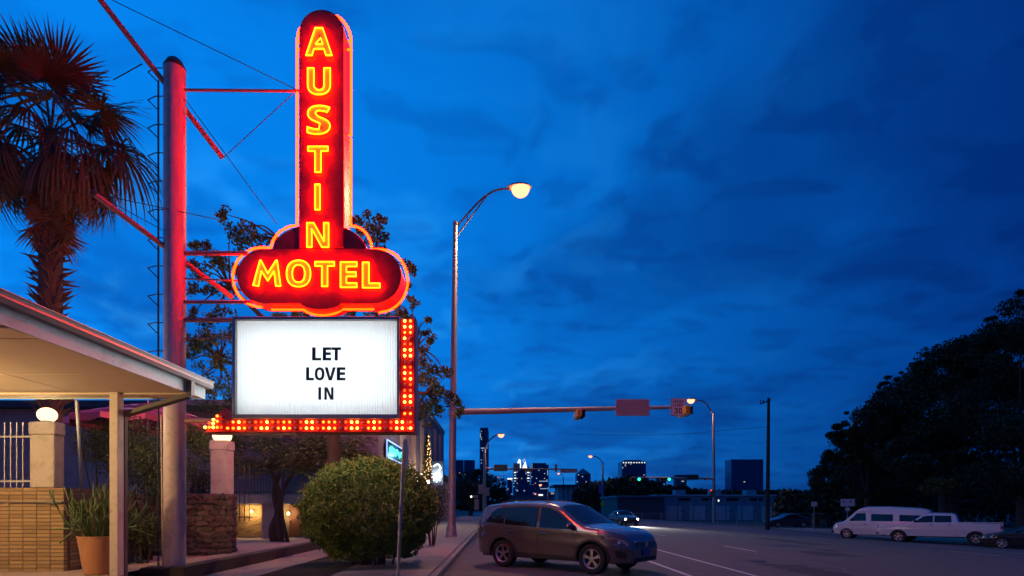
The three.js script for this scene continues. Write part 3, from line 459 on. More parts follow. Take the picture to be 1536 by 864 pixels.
{ // the motel office the carport belongs to, beside and behind the camera; car windows mirror it
  const t = thing('motel_office', 'flat roofed motel office beside the carport', 'building', [-14, LOT, 4.5]), w = mat('office stucco', 0.42, 0.36, 0.30, { roughness: 0.85, map: rep(texStain, 0.4) });
  part('wall', uvBox(span(-6, 4.5, 0, 3.6, -6.5, 9)), w, t); part('roof', uvBox(span(-6.4, 5.1, 3.6, 3.95, -6.8, 9.4)), mats['wing roof'], t);
  for (let k = 0; k < 4; k++) { part('window', box(0.06, 1.4, 1.7, 4.51, 1.6, -4.6 + k * 3.6), glass0, t); part('window_frame', join([box(0.1, 0.07, 1.86, 4.53, 2.34, -4.6 + k * 3.6), box(0.1, 0.07, 1.86, 4.53, 0.86, -4.6 + k * 3.6), box(0.1, 1.5, 0.07, 4.53, 1.6, -5.47 + k * 3.6), box(0.1, 1.5, 0.07, 4.53, 1.6, -3.73 + k * 3.6)]), w, t); }
  part('door', box(0.08, 2.1, 1.0, 4.5, 1.05, -2.8), mat('office door', 0.3, 0.05, 0.04, { roughness: 0.5 }), t);
}
// ================================================================ PLANTS
function leafMesh(items, size, r, tones, aspect = 0.5) {       // items: [x, y, z]; each leaf is a folded lozenge of its own
  const n = items.length, pos = new Float32Array(n * 12), nor = new Float32Array(n * 12), col = new Float32Array(n * 12), idx = new Uint32Array(n * 6), q = new THREE.Quaternion(), e = new THREE.Euler(), v = V(0, 0, 0), N = V(0, 0, 0);
  for (let k = 0; k < n; k++) {
    const [x, y, z, sc = 1] = items[k], L = size * sc * (0.65 + r() * 0.7), w = L * aspect;
    e.set((r() - 0.5) * 2.4, r() * 6.283, (r() - 0.5) * 2.4); q.setFromEuler(e);
    const c = tones[Math.floor(r() * tones.length)], f = 0.75 + r() * 0.5;
    const pts = [[-L / 2, 0, 0], [0, -L * 0.08, w / 2], [L / 2, 0, 0], [0, -L * 0.08, -w / 2]];
    N.set(0, 1, 0).applyQuaternion(q);
    for (let i = 0; i < 4; i++) { v.set(...pts[i]).applyQuaternion(q); const o = (k * 4 + i) * 3; pos[o] = x + v.x; pos[o + 1] = y + v.y; pos[o + 2] = z + v.z; nor[o] = N.x; nor[o + 1] = N.y; nor[o + 2] = N.z; col[o] = c[0] * f; col[o + 1] = c[1] * f; col[o + 2] = c[2] * f; }
    const b = k * 4; idx.set([b, b + 1, b + 2, b, b + 2, b + 3], k * 6);
  }
  const g = new THREE.BufferGeometry(); g.setAttribute('position', new THREE.BufferAttribute(pos, 3)); g.setAttribute('normal', new THREE.BufferAttribute(nor, 3)); g.setAttribute('color', new THREE.BufferAttribute(col, 3)); g.setIndex(new THREE.BufferAttribute(idx, 1)); return g;
}
const leafMat = mat('leaf', 1, 1, 1, { vertexColors: true, roughness: 0.75, side: THREE.DoubleSide });
const barkMat = mat('tree bark', 0.11, 0.085, 0.065, { roughness: 0.95, map: rep(texAsphalt, 2), bumpMap: rep(texPlaster, 4), bumpScale: 0.03 });
const ball = (r) => { const u = r() * 2 - 1, a = r() * 6.283, s = Math.sqrt(1 - u * u); return [s * Math.cos(a), u, s * Math.sin(a)]; };
function clump(out, c, R, n, r, flat = 0.75) { for (let k = 0; k < n; k++) { const d = ball(r), f = Math.pow(r(), 0.45) * R; out.push([c.x + d[0] * f, c.y + d[1] * f * flat, c.z + d[2] * f]); } }
function limb(pts, r0, r1) {        // a tapering limb through points
  const curve = new THREE.CatmullRomCurve3(pts), n = pts.length * 5, g = new THREE.TubeGeometry(curve, n, 1, 7), p = g.attributes.position, c = V(0, 0, 0);
  for (let i = 0; i <= n; i++) { curve.getPointAt(i / n, c); const R = lerp(r0, r1, i / n); for (let j = 0; j <= 7; j++) { const k = i * 8 + j; p.setXYZ(k, c.x + (p.getX(k) - c.x) * R, c.y + (p.getY(k) - c.y) * R, c.z + (p.getZ(k) - c.z) * R); } }
  return g;
}
{ // round clipped shrub on the pavement
  const D = 13.9, c = P(555, 768, D), r = rngOf(31), t = thing('round_shrub', 'large round clipped green shrub beside the thin sign post', 'shrub', [c.x, 0.15, -D]);
  const rx = 1.66, ry = 1.33, cy = c.y - 0.15, it = [];
  const bump = (d) => 1 + 0.085 * noise3(d[0] * 2.2, d[1] * 2.2, d[2] * 2.2) + 0.055 * noise3(d[0] * 5.5, d[1] * 5.5, d[2] * 5.5) - 0.02;
  for (let k = 0; k < 62000; k++) { const d = ball(r); if (d[1] < -0.86) continue; const b = bump(d), f = (1 - Math.pow(r(), 2.2) * 0.3) * b; const low = d[1] < -0.4 ? 0.94 : 1; it.push([d[0] * rx * f * low, cy + d[1] * ry * f, d[2] * rx * f * low]); }
  for (let q = 0; q < 130; q++) { const d0 = ball(r); if (d0[1] < -0.2) continue; for (let k = 0; k < 16; k++) { const b = bump(d0) * (0.97 + k * 0.0085); it.push([d0[0] * rx * b + (r() - 0.5) * 0.06, cy + d0[1] * ry * b + (r() - 0.5) * 0.06 + k * 0.004, d0[2] * rx * b + (r() - 0.5) * 0.06]); } }      // stray shoots
  for (let k = 0; k < 900; k++) { const d = ball(r); if (d[1] < 0) continue; const b = bump(d) * (1.0 + r() * 0.09); it.push([d[0] * rx * b, cy + d[1] * ry * b, d[2] * rx * b]); }
  part('crown', leafMesh(it, 0.062, r, [[0.105, 0.15, 0.014], [0.13, 0.17, 0.016], [0.07, 0.115, 0.012], [0.17, 0.19, 0.022]], 0.55), leafMat, t);
  for (let k = 0; k < 16; k++) { const a = k * 2.4, o = 0.12 + r() * 0.45, x = Math.cos(a) * o, z = Math.sin(a) * o * 0.7; part('stem', limb([V(x, 0, z), V(x * 1.2 + (r() - 0.5) * 0.1, 0.35, z * 1.2), V(x * 1.9 + (r() - 0.5) * 0.2, 0.9, z * 1.9)], 0.028 + r() * 0.015, 0.014), barkMat, t); }
}
function softShrub(label, px, py, D, rx, ry, n, size, tones, seed, base = 0.15) {
  const c = P(px, py, D), r = rngOf(seed), t = thing('shrub', label, 'shrub', [c.x, base, -D]), it = [];
  for (let q = 0; q < 9; q++) { const d = ball(r); clump(it, V(d[0] * rx * 0.55, c.y - base + d[1] * ry * 0.55, d[2] * rx * 0.5), Math.min(rx, ry) * 0.62, Math.round(n / 9), r, 0.9); }
  part('crown', leafMesh(it, size, r, tones, 0.4), leafMat, t);
  for (let k = 0; k < 5; k++) { const a = k * 1.3; part('stem', limb([V(Math.cos(a) * 0.08, 0, Math.sin(a) * 0.08), V(Math.cos(a) * 0.2, (c.y - base) * 0.5, Math.sin(a) * 0.2), V(Math.cos(a) * rx * 0.5, c.y - base, Math.sin(a) * rx * 0.4)], 0.03, 0.01), barkMat, t); }
}
const darkGreen = [[0.045, 0.06, 0.016], [0.06, 0.075, 0.02], [0.035, 0.048, 0.013]], grey = [[0.07, 0.07, 0.03], [0.05, 0.055, 0.022]];
softShrub('loose shrub growing against the shopfront behind the round shrub', 648, 752, 21, 0.62, 1.05, 3600, 0.07, darkGreen, 51);
softShrub('dark leafy shrub between the carport post and the sign pole', 222, 690, 13.2, 0.85, 1.45, 6500, 0.075, darkGreen, 52, 0.36);
softShrub('dark shrub with pale twigs left of the stone wall pillar', 292, 690, 15.6, 0.65, 1.35, 4200, 0.075, darkGreen, 53, 0.36);
softShrub('low dark shrub at the foot of the sign pole', 215, 790, 12.4, 0.55, 0.6, 2600, 0.07, darkGreen, 54, 0.36);
softShrub('broad shrub behind the pool fence under the parasol', 150, 668, 16.5, 0.95, 1.1, 4200, 0.08, darkGreen, 55, 0.36);
{ // a wispy tree whose long fine leaves hang over the court; a knotted trunk of several stems
  const D = 25.5, r = rngOf(61), base = P(415, 815, D), t = thing('wispy_tree', 'wispy fine leaved tree with knotted twin trunk before the court building', 'tree', [base.x, -0.02, -D]);
  const Y = (py) => P(0, py, D).y, X = (px) => (px - CX) / F * D - base.x;
  const stems = [[[X(409), 0], [X(408), Y(792)], [X(414), Y(770)], [X(411), Y(738)], [X(424), Y(690)]], [[X(421), 0], [X(420), Y(795)], [X(416), Y(770)], [X(421), Y(742)], [X(398), Y(688)]], [[X(433), 0.0], [X(431), Y(798)], [X(424), Y(772)], [X(428), Y(735)], [X(458), Y(684)]]];
  stems.forEach((s, k) => part('trunk', limb(s.map(([x, y], i) => V(x, y, (k - 1) * 0.14 + (i % 2 ? 0.08 : -0.06))), [0.19, 0.17, 0.1][k], 0.07), barkMat, t));
  const blobs = []; for (let k = 0; k < 30; k++) blobs.push([350 + r() * 200, 655 + r() * 55]);
  const tips = [], blades = [], tw = [];
  for (const [px, py] of blobs) {
    const c = V(X(px), Y(py), (r() - 0.5) * 3.0); const from = V(X(415 + (r() - 0.5) * 40), Y(700), 0);
    tw.push(limb([from, from.clone().lerp(c, 0.5).add(V(0, 0.25, 0)), c], 0.035, 0.008));
    for (let k = 0; k < 230; k++) { const d = ball(r), R = Math.pow(r(), 0.5) * 0.85, p0 = V(c.x + d[0] * R, c.y + d[1] * R * 0.6, c.z + d[2] * R), a = r() * 6.283, L = 0.22 + r() * 0.34; blades.push([p0, V(Math.cos(a) * L, (0.12 - r() * 0.5) * L, Math.sin(a) * L), 0.011 + r() * 0.008]); }
  }
  part('limbs', join(tw), barkMat, t);
  const pos = [], idx = [], col = []; const tones = [[0.13, 0.14, 0.035], [0.10, 0.12, 0.03], [0.17, 0.16, 0.05], [0.075, 0.095, 0.025]];
  for (const [p, d, w] of blades) { const c = tones[Math.floor(r() * 4)], s = V(-d.z, 0, d.x).normalize().multiplyScalar(w), b = pos.length / 3; const m = p.clone().addScaledVector(d, 0.55).add(V(0, 0.03, 0)), e = p.clone().add(d).add(V(0, -0.06, 0)); pos.push(...p.toArray(), m.x + s.x, m.y + w, m.z + s.z, m.x - s.x, m.y - w, m.z - s.z, ...e.toArray()); for (let i = 0; i < 4; i++) col.push(...c); idx.push(b, b + 1, b + 2, b + 1, b + 3, b + 2); }
  const g = new THREE.BufferGeometry(); g.setAttribute('position', new THREE.Float32BufferAttribute(pos, 3)); g.setAttribute('color', new THREE.Float32BufferAttribute(col, 3)); g.setIndex(idx); g.computeVertexNormals();
  part('crown', g, leafMat, t);
}
{ // open oak behind the sign, leaf bunches against the sky
  const D = 17.5, r = rngOf(71), b = P(505, 0, D), t = thing('oak_tree', 'open crowned oak standing behind the neon sign', 'tree', [b.x, 0.2, -D]);
  const W = (px, py, d) => { const v = P(px, py, d); return V(v.x - b.x, v.y - 0.2, v.z + D); };
  const fork = W(500, 640, D), root = V(0, 0, 0);
  part('trunk', limb([root, V(0.1, 1.2, 0.05), V(-0.05, 2.2, 0), fork], 0.27, 0.19), barkMat, t);
  const L1 = [W(330, 540, 17), W(345, 430, 17.4), W(420, 360, 17.2), W(560, 400, 17.6), W(625, 520, 17.2), W(640, 590, 16.6)];
  const lim = L1.map((e, i) => limb([fork, fork.clone().lerp(e, 0.5).add(V((r() - 0.5) * 0.5, 0.5, (r() - 0.5) * 0.4)), e], 0.13, 0.05)); for (const g of lim) part('limb', g, barkMat, t);
  const tufts = [[345, 350], [340, 322, 0.6], [372, 340, 0.6], [355, 362], [310, 372, 0.7], [296, 366, 0.6], [320, 390], [300, 405], [285, 392, 0.6], [335, 400], [375, 362], [392, 352, 0.7], [330, 430], [300, 440, 0.8], [352, 440, 0.7], [290, 470, 0.6], [312, 478], [338, 470], [300, 505], [330, 505, 1.2], [312, 530, 1.3], [288, 540], [340, 540, 1.1], [300, 565, 1.2], [330, 575, 1.2], [285, 512], [345, 600], [315, 600, 1.1], [270, 500, 0.6], [350, 495, 0.8], [360, 405, 0.6], [392, 380, 0.6],
    [545, 325, 0.6], [560, 340, 0.8], [570, 330, 0.5], [550, 355, 0.9], [575, 350, 0.6], [565, 370, 0.7], [535, 340, 0.6], [578, 375, 0.4], [612, 398, 0.5], [618, 405, 0.4], [612, 432, 0.5], [618, 455, 0.5], [602, 458, 0.7], [590, 470, 0.7], [560, 472, 0.7], [612, 470, 0.7], [530, 470, 0.6], [450, 470, 0.6], [420, 472, 0.6],
    [638, 500, 0.5], [648, 512, 0.5], [632, 530, 0.7], [634, 550, 0.9], [650, 562, 0.7], [636, 580, 1.0], [660, 575, 0.8], [652, 595, 0.9], [672, 598, 0.7], [640, 612, 0.8], [632, 632, 0.7], [660, 620, 0.6], [690, 618, 0.5], [682, 605, 0.5], [668, 560, 0.5], [640, 480, 0.4]];
  const it = [], tw = [];
  for (const [px, py, s = 0.9] of tufts) {
    const d = 16.4 + r() * 2.2, c = W(px, py, d); let best = L1[0]; for (const e of L1) if (e.distanceTo(c) < best.distanceTo(c)) best = e;
    tw.push(limb([best, best.clone().lerp(c, 0.55).add(V((r() - 0.5) * 0.3, 0.15, (r() - 0.5) * 0.3)), c], 0.035, 0.01));
    for (let k = 0; k < 4; k++) { const d2 = ball(r), c2 = c.clone().add(V(d2[0] * 0.3 * s, d2[1] * 0.25 * s, d2[2] * 0.3 * s)); tw.push(limb([c, c.clone().lerp(c2, 0.5).add(V(0, 0.04, 0)), c2], 0.009, 0.004)); clump(it, c2, 0.26 * s, Math.round(52 * s), r, 0.8); }
  }
  part('branches', join(tw), barkMat, t);
  part('crown', leafMesh(it, 0.115, r, [[0.045, 0.09, 0.02], [0.035, 0.075, 0.018], [0.07, 0.115, 0.025], [0.03, 0.06, 0.015]], 0.5), leafMat, t);
}
{ // fan palm beyond the carport
  const D = 17, r = rngOf(81), cx = P(76, 0, D).x, cy = P(0, 205, D).y, t = thing('palm_tree', 'tall shaggy fan palm rising behind the carport roof', 'tree', [cx, 0.2, -D]);
  const trunkM = mat('palm trunk', 0.17, 0.11, 0.085, { roughness: 1, map: rep(texAsphalt, 2) }), live = mat('palm frond', 0.12, 0.085, 0.04, { roughness: 0.6, side: THREE.DoubleSide }), dead = mat('palm dead frond', 0.24, 0.15, 0.09, { roughness: 0.9, side: THREE.DoubleSide });
  const h = cy - 0.2;
  part('trunk', lathe([[0.42, 0], [0.34, 0.6], [0.30, 3], [0.30, h - 3], [0.36, h - 1.5], [0.25, h], [0, h + 0.1]], 18), trunkM, t);
  const boot = new THREE.ConeGeometry(0.07, 0.42, 5).scale(1, 1, 0.45).translate(0, 0.2, 0);
  for (let y = 4.2; y < h - 1.2; y += 0.105) for (let q = 0; q < 4; q++) { const a = y * 7.3 + q * 1.571 + r() * 0.6, m = part('leaf_base', boot, trunkM, t, [Math.cos(a) * 0.28, y + r() * 0.1, Math.sin(a) * 0.28]); m.rotation.set(0, -a, 0); m.rotateZ(-(0.7 + r() * 0.9)); const s = 0.6 + r() * 0.7; m.scale.set(1, s, 1); }
  const fan = (n, petiole, reach, droop, spreadDeg, seed, thin = 1) => {
    const q = rngOf(seed), pos = [], idx = []; const spread = spreadDeg * Math.PI / 180;
    for (let k = 0; k < n; k++) {
      const a = lerp(-spread, spread, k / (n - 1)) + (q() - 0.5) * 0.05, L = reach * (0.72 + 0.28 * Math.cos(a * 0.5)) * (0.85 + q() * 0.2), w = 0.038 * thin, b = pos.length / 3, S = 5, dr = droop * (0.6 + q() * 0.8);
      for (let i = 0; i <= S; i++) { const f = i / S, rr = 0.05 + L * f, wd = w * (f < 0.5 ? 0.35 + f * 1.3 : 2 * (1 - f) + 0.02), y = -dr * f * f * L - 0.12 * (1 - Math.cos(a)) * L * f; const x = petiole + Math.cos(a) * rr * (1 - 0.25 * dr * f * f), z = Math.sin(a) * rr * (1 - 0.25 * dr * f * f); pos.push(x - Math.sin(a) * wd, y, z + Math.cos(a) * wd, x + Math.sin(a) * wd, y + 0.012, z - Math.cos(a) * wd); if (i) { const o = b + i * 2; idx.push(o - 2, o, o - 1, o, o + 1, o - 1); } }
    }
    const g = new THREE.BufferGeometry(); g.setAttribute('position', new THREE.Float32BufferAttribute(pos, 3)); g.setIndex(idx); g.computeVertexNormals();
    return join([g, rod(V(0, 0, 0), V(petiole * 0.5, 0.02, 0), 0.03, 0.022, 5), rod(V(petiole * 0.5, 0.02, 0), V(petiole + 0.12, 0, 0), 0.022, 0.015, 5)]);
  };
  const fl = [fan(34, 1.55, 1.35, 0.35, 118, 1), fan(36, 1.75, 1.25, 0.6, 125, 2), fan(34, 1.4, 1.45, 0.9, 120, 3), fan(38, 1.6, 1.3, 0.2, 112, 4)], fd = [fan(30, 0.55, 1.35, 0.5, 62, 5, 0.9), fan(30, 0.8, 1.2, 0.35, 55, 6, 0.9)];
  const put = (g, m, az, el, sc = 1, roll = 0, dy = 0) => { const f = part('frond', g, m, t, [0, h + dy, 0]); f.rotation.order = 'YZX'; f.rotation.set(roll, az * Math.PI / 180, el * Math.PI / 180); f.scale.setScalar(sc); };
  // measured ones: az 0 points right (+x), 90 away, -90 to the camera
  for (const [az, el, v, sc] of [[10, 32, 0, 1.05], [-15, 12, 1, 1.1], [25, 2, 2, 1.25], [-35, -14, 2, 1.05], [-8, -20, 1, 1.15], [30, -34, 2, 1.0], [-60, 40, 3, 0.95], [-100, 62, 0, 1.0], [-140, 48, 3, 1.05], [170, 55, 0, 1.1], [150, 25, 1, 1.1], [-165, 12, 2, 1.1], [-120, 8, 1, 1.0], [-75, -5, 2, 0.95], [100, 50, 0, 1.1], [70, 22, 1, 1.0], [120, 0, 2, 1.0], [-150, -18, 2, 1.0], [60, 70, 3, 1.05], [-30, 74, 3, 1.1], [160, 82, 0, 1.1], [-90, 20, 1, 1.1], [80, -22, 2, 1.0], [-178, -28, 1, 1.0], [45, 46, 3, 1.0], [-120, -36, 2, 0.95], [-20, -30, 2, 1.15], [20, -44, 2, 1.1], [-160, -42, 2, 1.1], [-45, -38, 2, 1.05], [190, 36, 3, 1.25], [-50, 5, 1, 1.0]]) put(fl[v], live, az, el, sc, (r() - 0.5) * 0.7);
  for (let k = 0; k < 34; k++) { const d = r(); put(fd[k % 2], r() < 0.25 ? live : dead, k * 137.5, -56 - d * 20 - r() * 14, 0.6 + r() * 0.45, (r() - 0.5) * 1.1, -0.2 - d * 2.1); }
  for (const [az, el] of [[-25, -48], [5, -55], [-60, -50], [-150, -46], [200, -52]]) put(fd[1], dead, az, el, 1.25, 0.2, -0.3);
}
function bigTree(label, trunkPx, D, blobs, seed, perBlob, size, tones, group, groundY = -0.75) {
  const r = rngOf(seed), bx = (trunkPx - CX) / F * D, t = thing('shade_tree', label, 'tree', [bx, groundY, -D], 0, group), it = [], tw = [];
  const W = (px, py, d) => { const v = P(px, py, d); return V(v.x - bx, v.y - groundY, v.z + D); };
  const fork = V(0.1, 3.2, 0);
  part('trunk', limb([V(0, 0, 0), V(0.15, 1.4, 0), fork], 0.42, 0.3), barkMat, t);
  for (const [px, py, rp] of blobs) {
    const R = rp / F * D, c = W(px, py, D + (r() - 0.5) * 5);
    tw.push(limb([fork, fork.clone().lerp(c, 0.5).add(V(0, 0.8, 0)), c], 0.16, 0.04));
    for (let k = 0; k < 9; k++) { const d = ball(r), c2 = V(c.x + d[0] * R * 0.72, c.y + d[1] * R * 0.62, c.z + d[2] * R * 0.8); clump(it, c2, R * (0.34 + r() * 0.26), Math.round(perBlob / 9), r, 0.6); }
    for (let k = 0; k < 22; k++) { const d = ball(r), c2 = V(c.x + d[0] * R * 0.9, c.y + d[1] * R * 0.78, c.z + d[2] * R * 0.9), q = R * (0.07 + r() * 0.12); clump(it, c2, q, Math.round(perBlob / 60), r, 0.4 + r() * 0.5); }
  }
  part('limbs', join(tw), barkMat, t); part('crown', leafMesh(it, size, r, tones, 0.45), leafMat, t);
  return t;
}
const nightGreen = [[0.03, 0.042, 0.014], [0.038, 0.05, 0.016], [0.025, 0.034, 0.012]];
bigTree('dark spreading oak behind the white van', 1300, 52, [[1246, 720, 28], [1272, 695, 38], [1308, 668, 46], [1302, 630, 34], [1338, 615, 42], [1268, 650, 22], [1345, 660, 55], [1310, 720, 50], [1352, 585, 34], [1380, 640, 55]], 101, 5200, 0.27, nightGreen);
bigTree('tallest dark oak leaning over the pickup truck', 1425, 48, [[1405, 570, 46], [1440, 555, 55], [1400, 620, 60], [1460, 600, 70], [1490, 540, 55], [1430, 660, 60], [1480, 670, 60], [1370, 690, 45], [1520, 505, 50]], 102, 5600, 0.27, nightGreen);
bigTree('dark oak above the black sedan', 1530, 40, [[1530, 520, 60], [1560, 480, 60], [1500, 600, 65], [1550, 620, 80], [1580, 560, 80], [1510, 680, 60], [1570, 700, 70]], 103, 6000, 0.23, nightGreen, undefined, -0.78);
bigTree('small yellowish tree behind the pickup cab', 1412, 44, [[1412, 716, 18], [1400, 730, 16], [1424, 728, 14]], 104, 900, 0.2, [[0.14, 0.12, 0.02], [0.10, 0.09, 0.02]]);
bigTree('dark tree beside the far pole sign cluster', 705, 95, [[702, 728, 24], [712, 745, 22], [690, 740, 24], [718, 715, 14]], 105, 1500, 0.4, nightGreen, undefined, -0.2);
bigTree('round brownish street tree past the second signal mast', 738, 110, [[738, 730, 22], [742, 745, 20], [728, 745, 18], [748, 738, 13]], 106, 1500, 0.42, [[0.05, 0.042, 0.012], [0.04, 0.036, 0.012]], undefined, -0.2);
// ================================================================ STREET FURNITURE
const galv = mat('galvanised steel', 0.40, 0.37, 0.35, { roughness: 0.5, metalness: 0.45, map: rep(texMottle, 0.5) });
const sodium = rgb(1, 0.47, 0.24);
const headGlow = (k) => glow('sodium lamp lens', 5 * k, 1.15 * k, 0.5 * k, 1);
const lens1 = headGlow(1), lens2 = headGlow(0.8);
const sigYellow = mat('signal housing yellow', 0.55, 0.25, 0.02, { roughness: 0.5 }), black = mat('black paint', 0.02, 0.02, 0.02, { roughness: 0.5 });
const plateBack = mat('sign plate aluminium', 0.46, 0.33, 0.27, { roughness: 0.5, metalness: 0.35 });
function printed(w, h, draw, name) { const c = document.createElement('canvas'); c.width = w; c.height = h; const g = c.getContext('2d'); draw(g, w, h); const t = new THREE.CanvasTexture(c); t.colorSpace = THREE.SRGBColorSpace; const m = new THREE.MeshStandardMaterial({ map: t, roughness: 0.5 }); m.name = name; return m; }
function cobra(parent, at, dir, tilt, k, cd, scale = 1, lit = lens1) {       // cobra-head luminaire
  const g = new THREE.Group(); g.name = 'luminaire'; g.position.copy(at); g.rotation.set(0, dir, tilt); g.scale.setScalar(scale); parent.add(g);
  part('lamp_housing', new THREE.SphereGeometry(0.5, 18, 10, 0, 6.283, 0, Math.PI / 2).scale(0.62, 0.2, 0.36).translate(0.25, 0.02, 0), galv, g);
  part('lamp_lens', new THREE.SphereGeometry(0.5, 18, 10, 0, 6.283, Math.PI / 2, Math.PI / 2).scale(0.46, 0.48, 0.36).translate(0.28, 0.015, 0), lit, g);
  if (cd) { const s = new THREE.SpotLight(sodium, cd, 0, 1.3, 0.35), q = at.clone().add(V(0.28 * scale * Math.cos(dir), -0.2 * scale, 0)); s.position.copy(q); s.target.position.set(q.x, q.y - 5, q.z + 0.2); s.shadow.radius = 8; s.castShadow = true; parent.add(s, s.target); }   // the hood throws the light down
  return g;
}
function signal(parent, at, rotY, litK, horizontal = false, s = 1) {        // three-lens traffic signal: housing, lenses, visors
  const g = new THREE.Group(); g.name = 'traffic_signal'; g.position.copy(at); g.rotation.y = rotY; if (horizontal) g.rotation.z = Math.PI / 2; g.scale.setScalar(s); parent.add(g);
  part('housing', rbox(0.34, 1.06, 0.22, 0.03), sigYellow, g);
  const cols = [[5, 0.15, 0.05], [4, 1.6, 0.05], [0.05, 3.6, 2.1]];
  for (let k = 0; k < 3; k++) {
    part('lens', sphere(0.13, 0, 0, 0, 14, 10).scale(1, 1, 0.35).translate(0, 0.34 - k * 0.34, 0.11), litK === k ? glow('signal lens lit ' + k, ...cols[k], 1) : mat('signal lens dark ' + k, ...[[0.08, 0.01, 0.01], [0.09, 0.05, 0.01], [0.01, 0.05, 0.03]][k], { roughness: 0.3 }), g);
    part('visor', new THREE.CylinderGeometry(0.15, 0.15, 0.2, 14, 1, true, -Math.PI * 0.5 - 0.3, Math.PI + 0.6).rotateX(Math.PI / 2).translate(0, 0.34 - k * 0.34, 0.2), black, g);
  }
  return g;
}
{ // near mast: lamp arm high up, signal arm across the street
  const D = 27, b = P(677, 0, D), t = thing('signal_mast', 'tall steel mast with lit street lamp and long signal arm by the kerb', 'street lamp', [b.x, 0.15, -D]);
  const W = (px, py, d = D) => { const v = P(px, py, d); return V(v.x - b.x, v.y - 0.15, v.z + D); };
  const topP = W(683, 336);
  part('pole', rod(V(0, 0, 0), topP, 0.2, 0.11, 20), galv, t); part('base_plate', join([rbox(0.6, 0.05, 0.6, 0.01, 0, 0.025, 0), new THREE.CylinderGeometry(0.23, 0.27, 0.5, 16).translate(0, 0.3, 0)]), galv, t);
  part('pole_cap', sphere(0.13, topP.x, topP.y + 0.02, topP.z, 12, 8), galv, t);
  for (const [x, z] of [[0.22, 0.22], [-0.22, 0.22]]) part('anchor_bolt', new THREE.CylinderGeometry(0.025, 0.025, 0.1, 6).translate(x, 0.09, z), galv, t);
  part('lamp_arm', tube([W(684, 341), W(702, 320), W(722, 299), W(738, 288), W(752, 283.5), W(764, 283)], 0.05, 26, 8), galv, t);
  part('lamp_brace', join([rod(W(685, 355), W(730, 294), 0.04, 0.035, 8), rod(W(701, 333), W(701, 321), 0.025, 0.025, 6)]), galv, t);
  cobra(t, W(764, 283), 0, 0.02, 1, 1250, 1.9);
  const a0 = W(681, 618), a1 = W(1032, 610.5);
  part('signal_arm', rod(a0, a1, 0.155, 0.075, 14), galv, t); part('arm_collar', new THREE.CylinderGeometry(0.24, 0.24, 0.4, 16).translate(a0.x - 0.02, a0.y, 0), galv, t);
  signal(t, W(867, 622), Math.PI / 2, -1, true, 1.05); signal(t, W(1027, 617).add(V(0, 0, -0.1)), Math.PI / 2, -1, true, 1.15);
  const s1 = W(948, 612); part('sign_back', rbox(50 / F * D, 25 / F * D, 0.02, 0.008, s1.x, s1.y, 0.12), plateBack, t); part('sign_stiffener', join([box(50 / F * D, 0.04, 0.02, s1.x, s1.y + 0.2, 0.1), box(50 / F * D, 0.04, 0.02, s1.x, s1.y - 0.2, 0.1)]), galv, t);
  const s2 = W(1016, 611.5), spd = part('speed_limit_sign', rbox(0.70, 0.84, 0.02, 0.008, s2.x, s2.y, 0.13), plateBack, t);
  const sp = printed(256, 308, (g, w, h) => { g.fillStyle = '#d9cfc8'; g.fillRect(0, 0, w, h); g.strokeStyle = '#151515'; g.lineWidth = 6; g.strokeRect(10, 10, w - 20, h - 20); g.fillStyle = '#151515'; g.textAlign = 'center'; g.font = 'bold 66px sans-serif'; g.fillText('SPEED', w / 2, 80); g.fillText('LIMIT', w / 2, 142); g.font = 'bold 138px sans-serif'; g.fillText('30', w / 2, 268); }, 'speed limit print');
  const fp = part('sign_print', new THREE.PlaneGeometry(0.69, 0.83).translate(0, 0, 0), sp, spd, [s2.x, s2.y, 0.146]);
  for (let k = 0; k < 9; k++) part('sticker', box(0.06 + (k % 3) * 0.03, 0.07 + (k % 2) * 0.05, 0.004, (k % 2 ? 0.04 : -0.05), 1.2 + k * 0.24, 0.192), mat('sticker ' + k, ...[[0.6, 0.5, 0.45], [0.5, 0.2, 0.1], [0.2, 0.3, 0.5], [0.6, 0.45, 0.1]][k % 4], { roughness: 0.6 }), t);
}
{ // thin sign post on the pavement, its plates seen edge-on
  const b = P(600, 0, 10), t = thing('sign_post', 'thin stickered sign post with plate turned edge on before the shrub', 'sign post', [b.x, 0.15, -10]);
  const top = P(606, 664, 10), e = V(top.x - b.x, top.y - 0.15, 0);
  part('post', rod(V(-0.05, 0, 0), e, 0.03, 0.03, 10), galv, t);
  part('sign_plate', box(0.015, 0.5, 0.36, e.x + 0.035, e.y - 0.22, 0).rotateY(0), plateBack, t);
  for (let k = 0; k < 4; k++) part('sticker', new THREE.CylinderGeometry(0.0312, 0.0312, 0.08 + 0.03 * (k % 2), 10, 1, true).translate(-0.05 + 0.12 * (0.35 + k * 0.05) + 0.0, 0.98 + k * 0.14, 0), mat('post sticker ' + k, ...[[0.55, 0.52, 0.5], [0.25, 0.25, 0.3], [0.5, 0.45, 0.4], [0.15, 0.15, 0.18]][k], { roughness: 0.6 }), t);
}
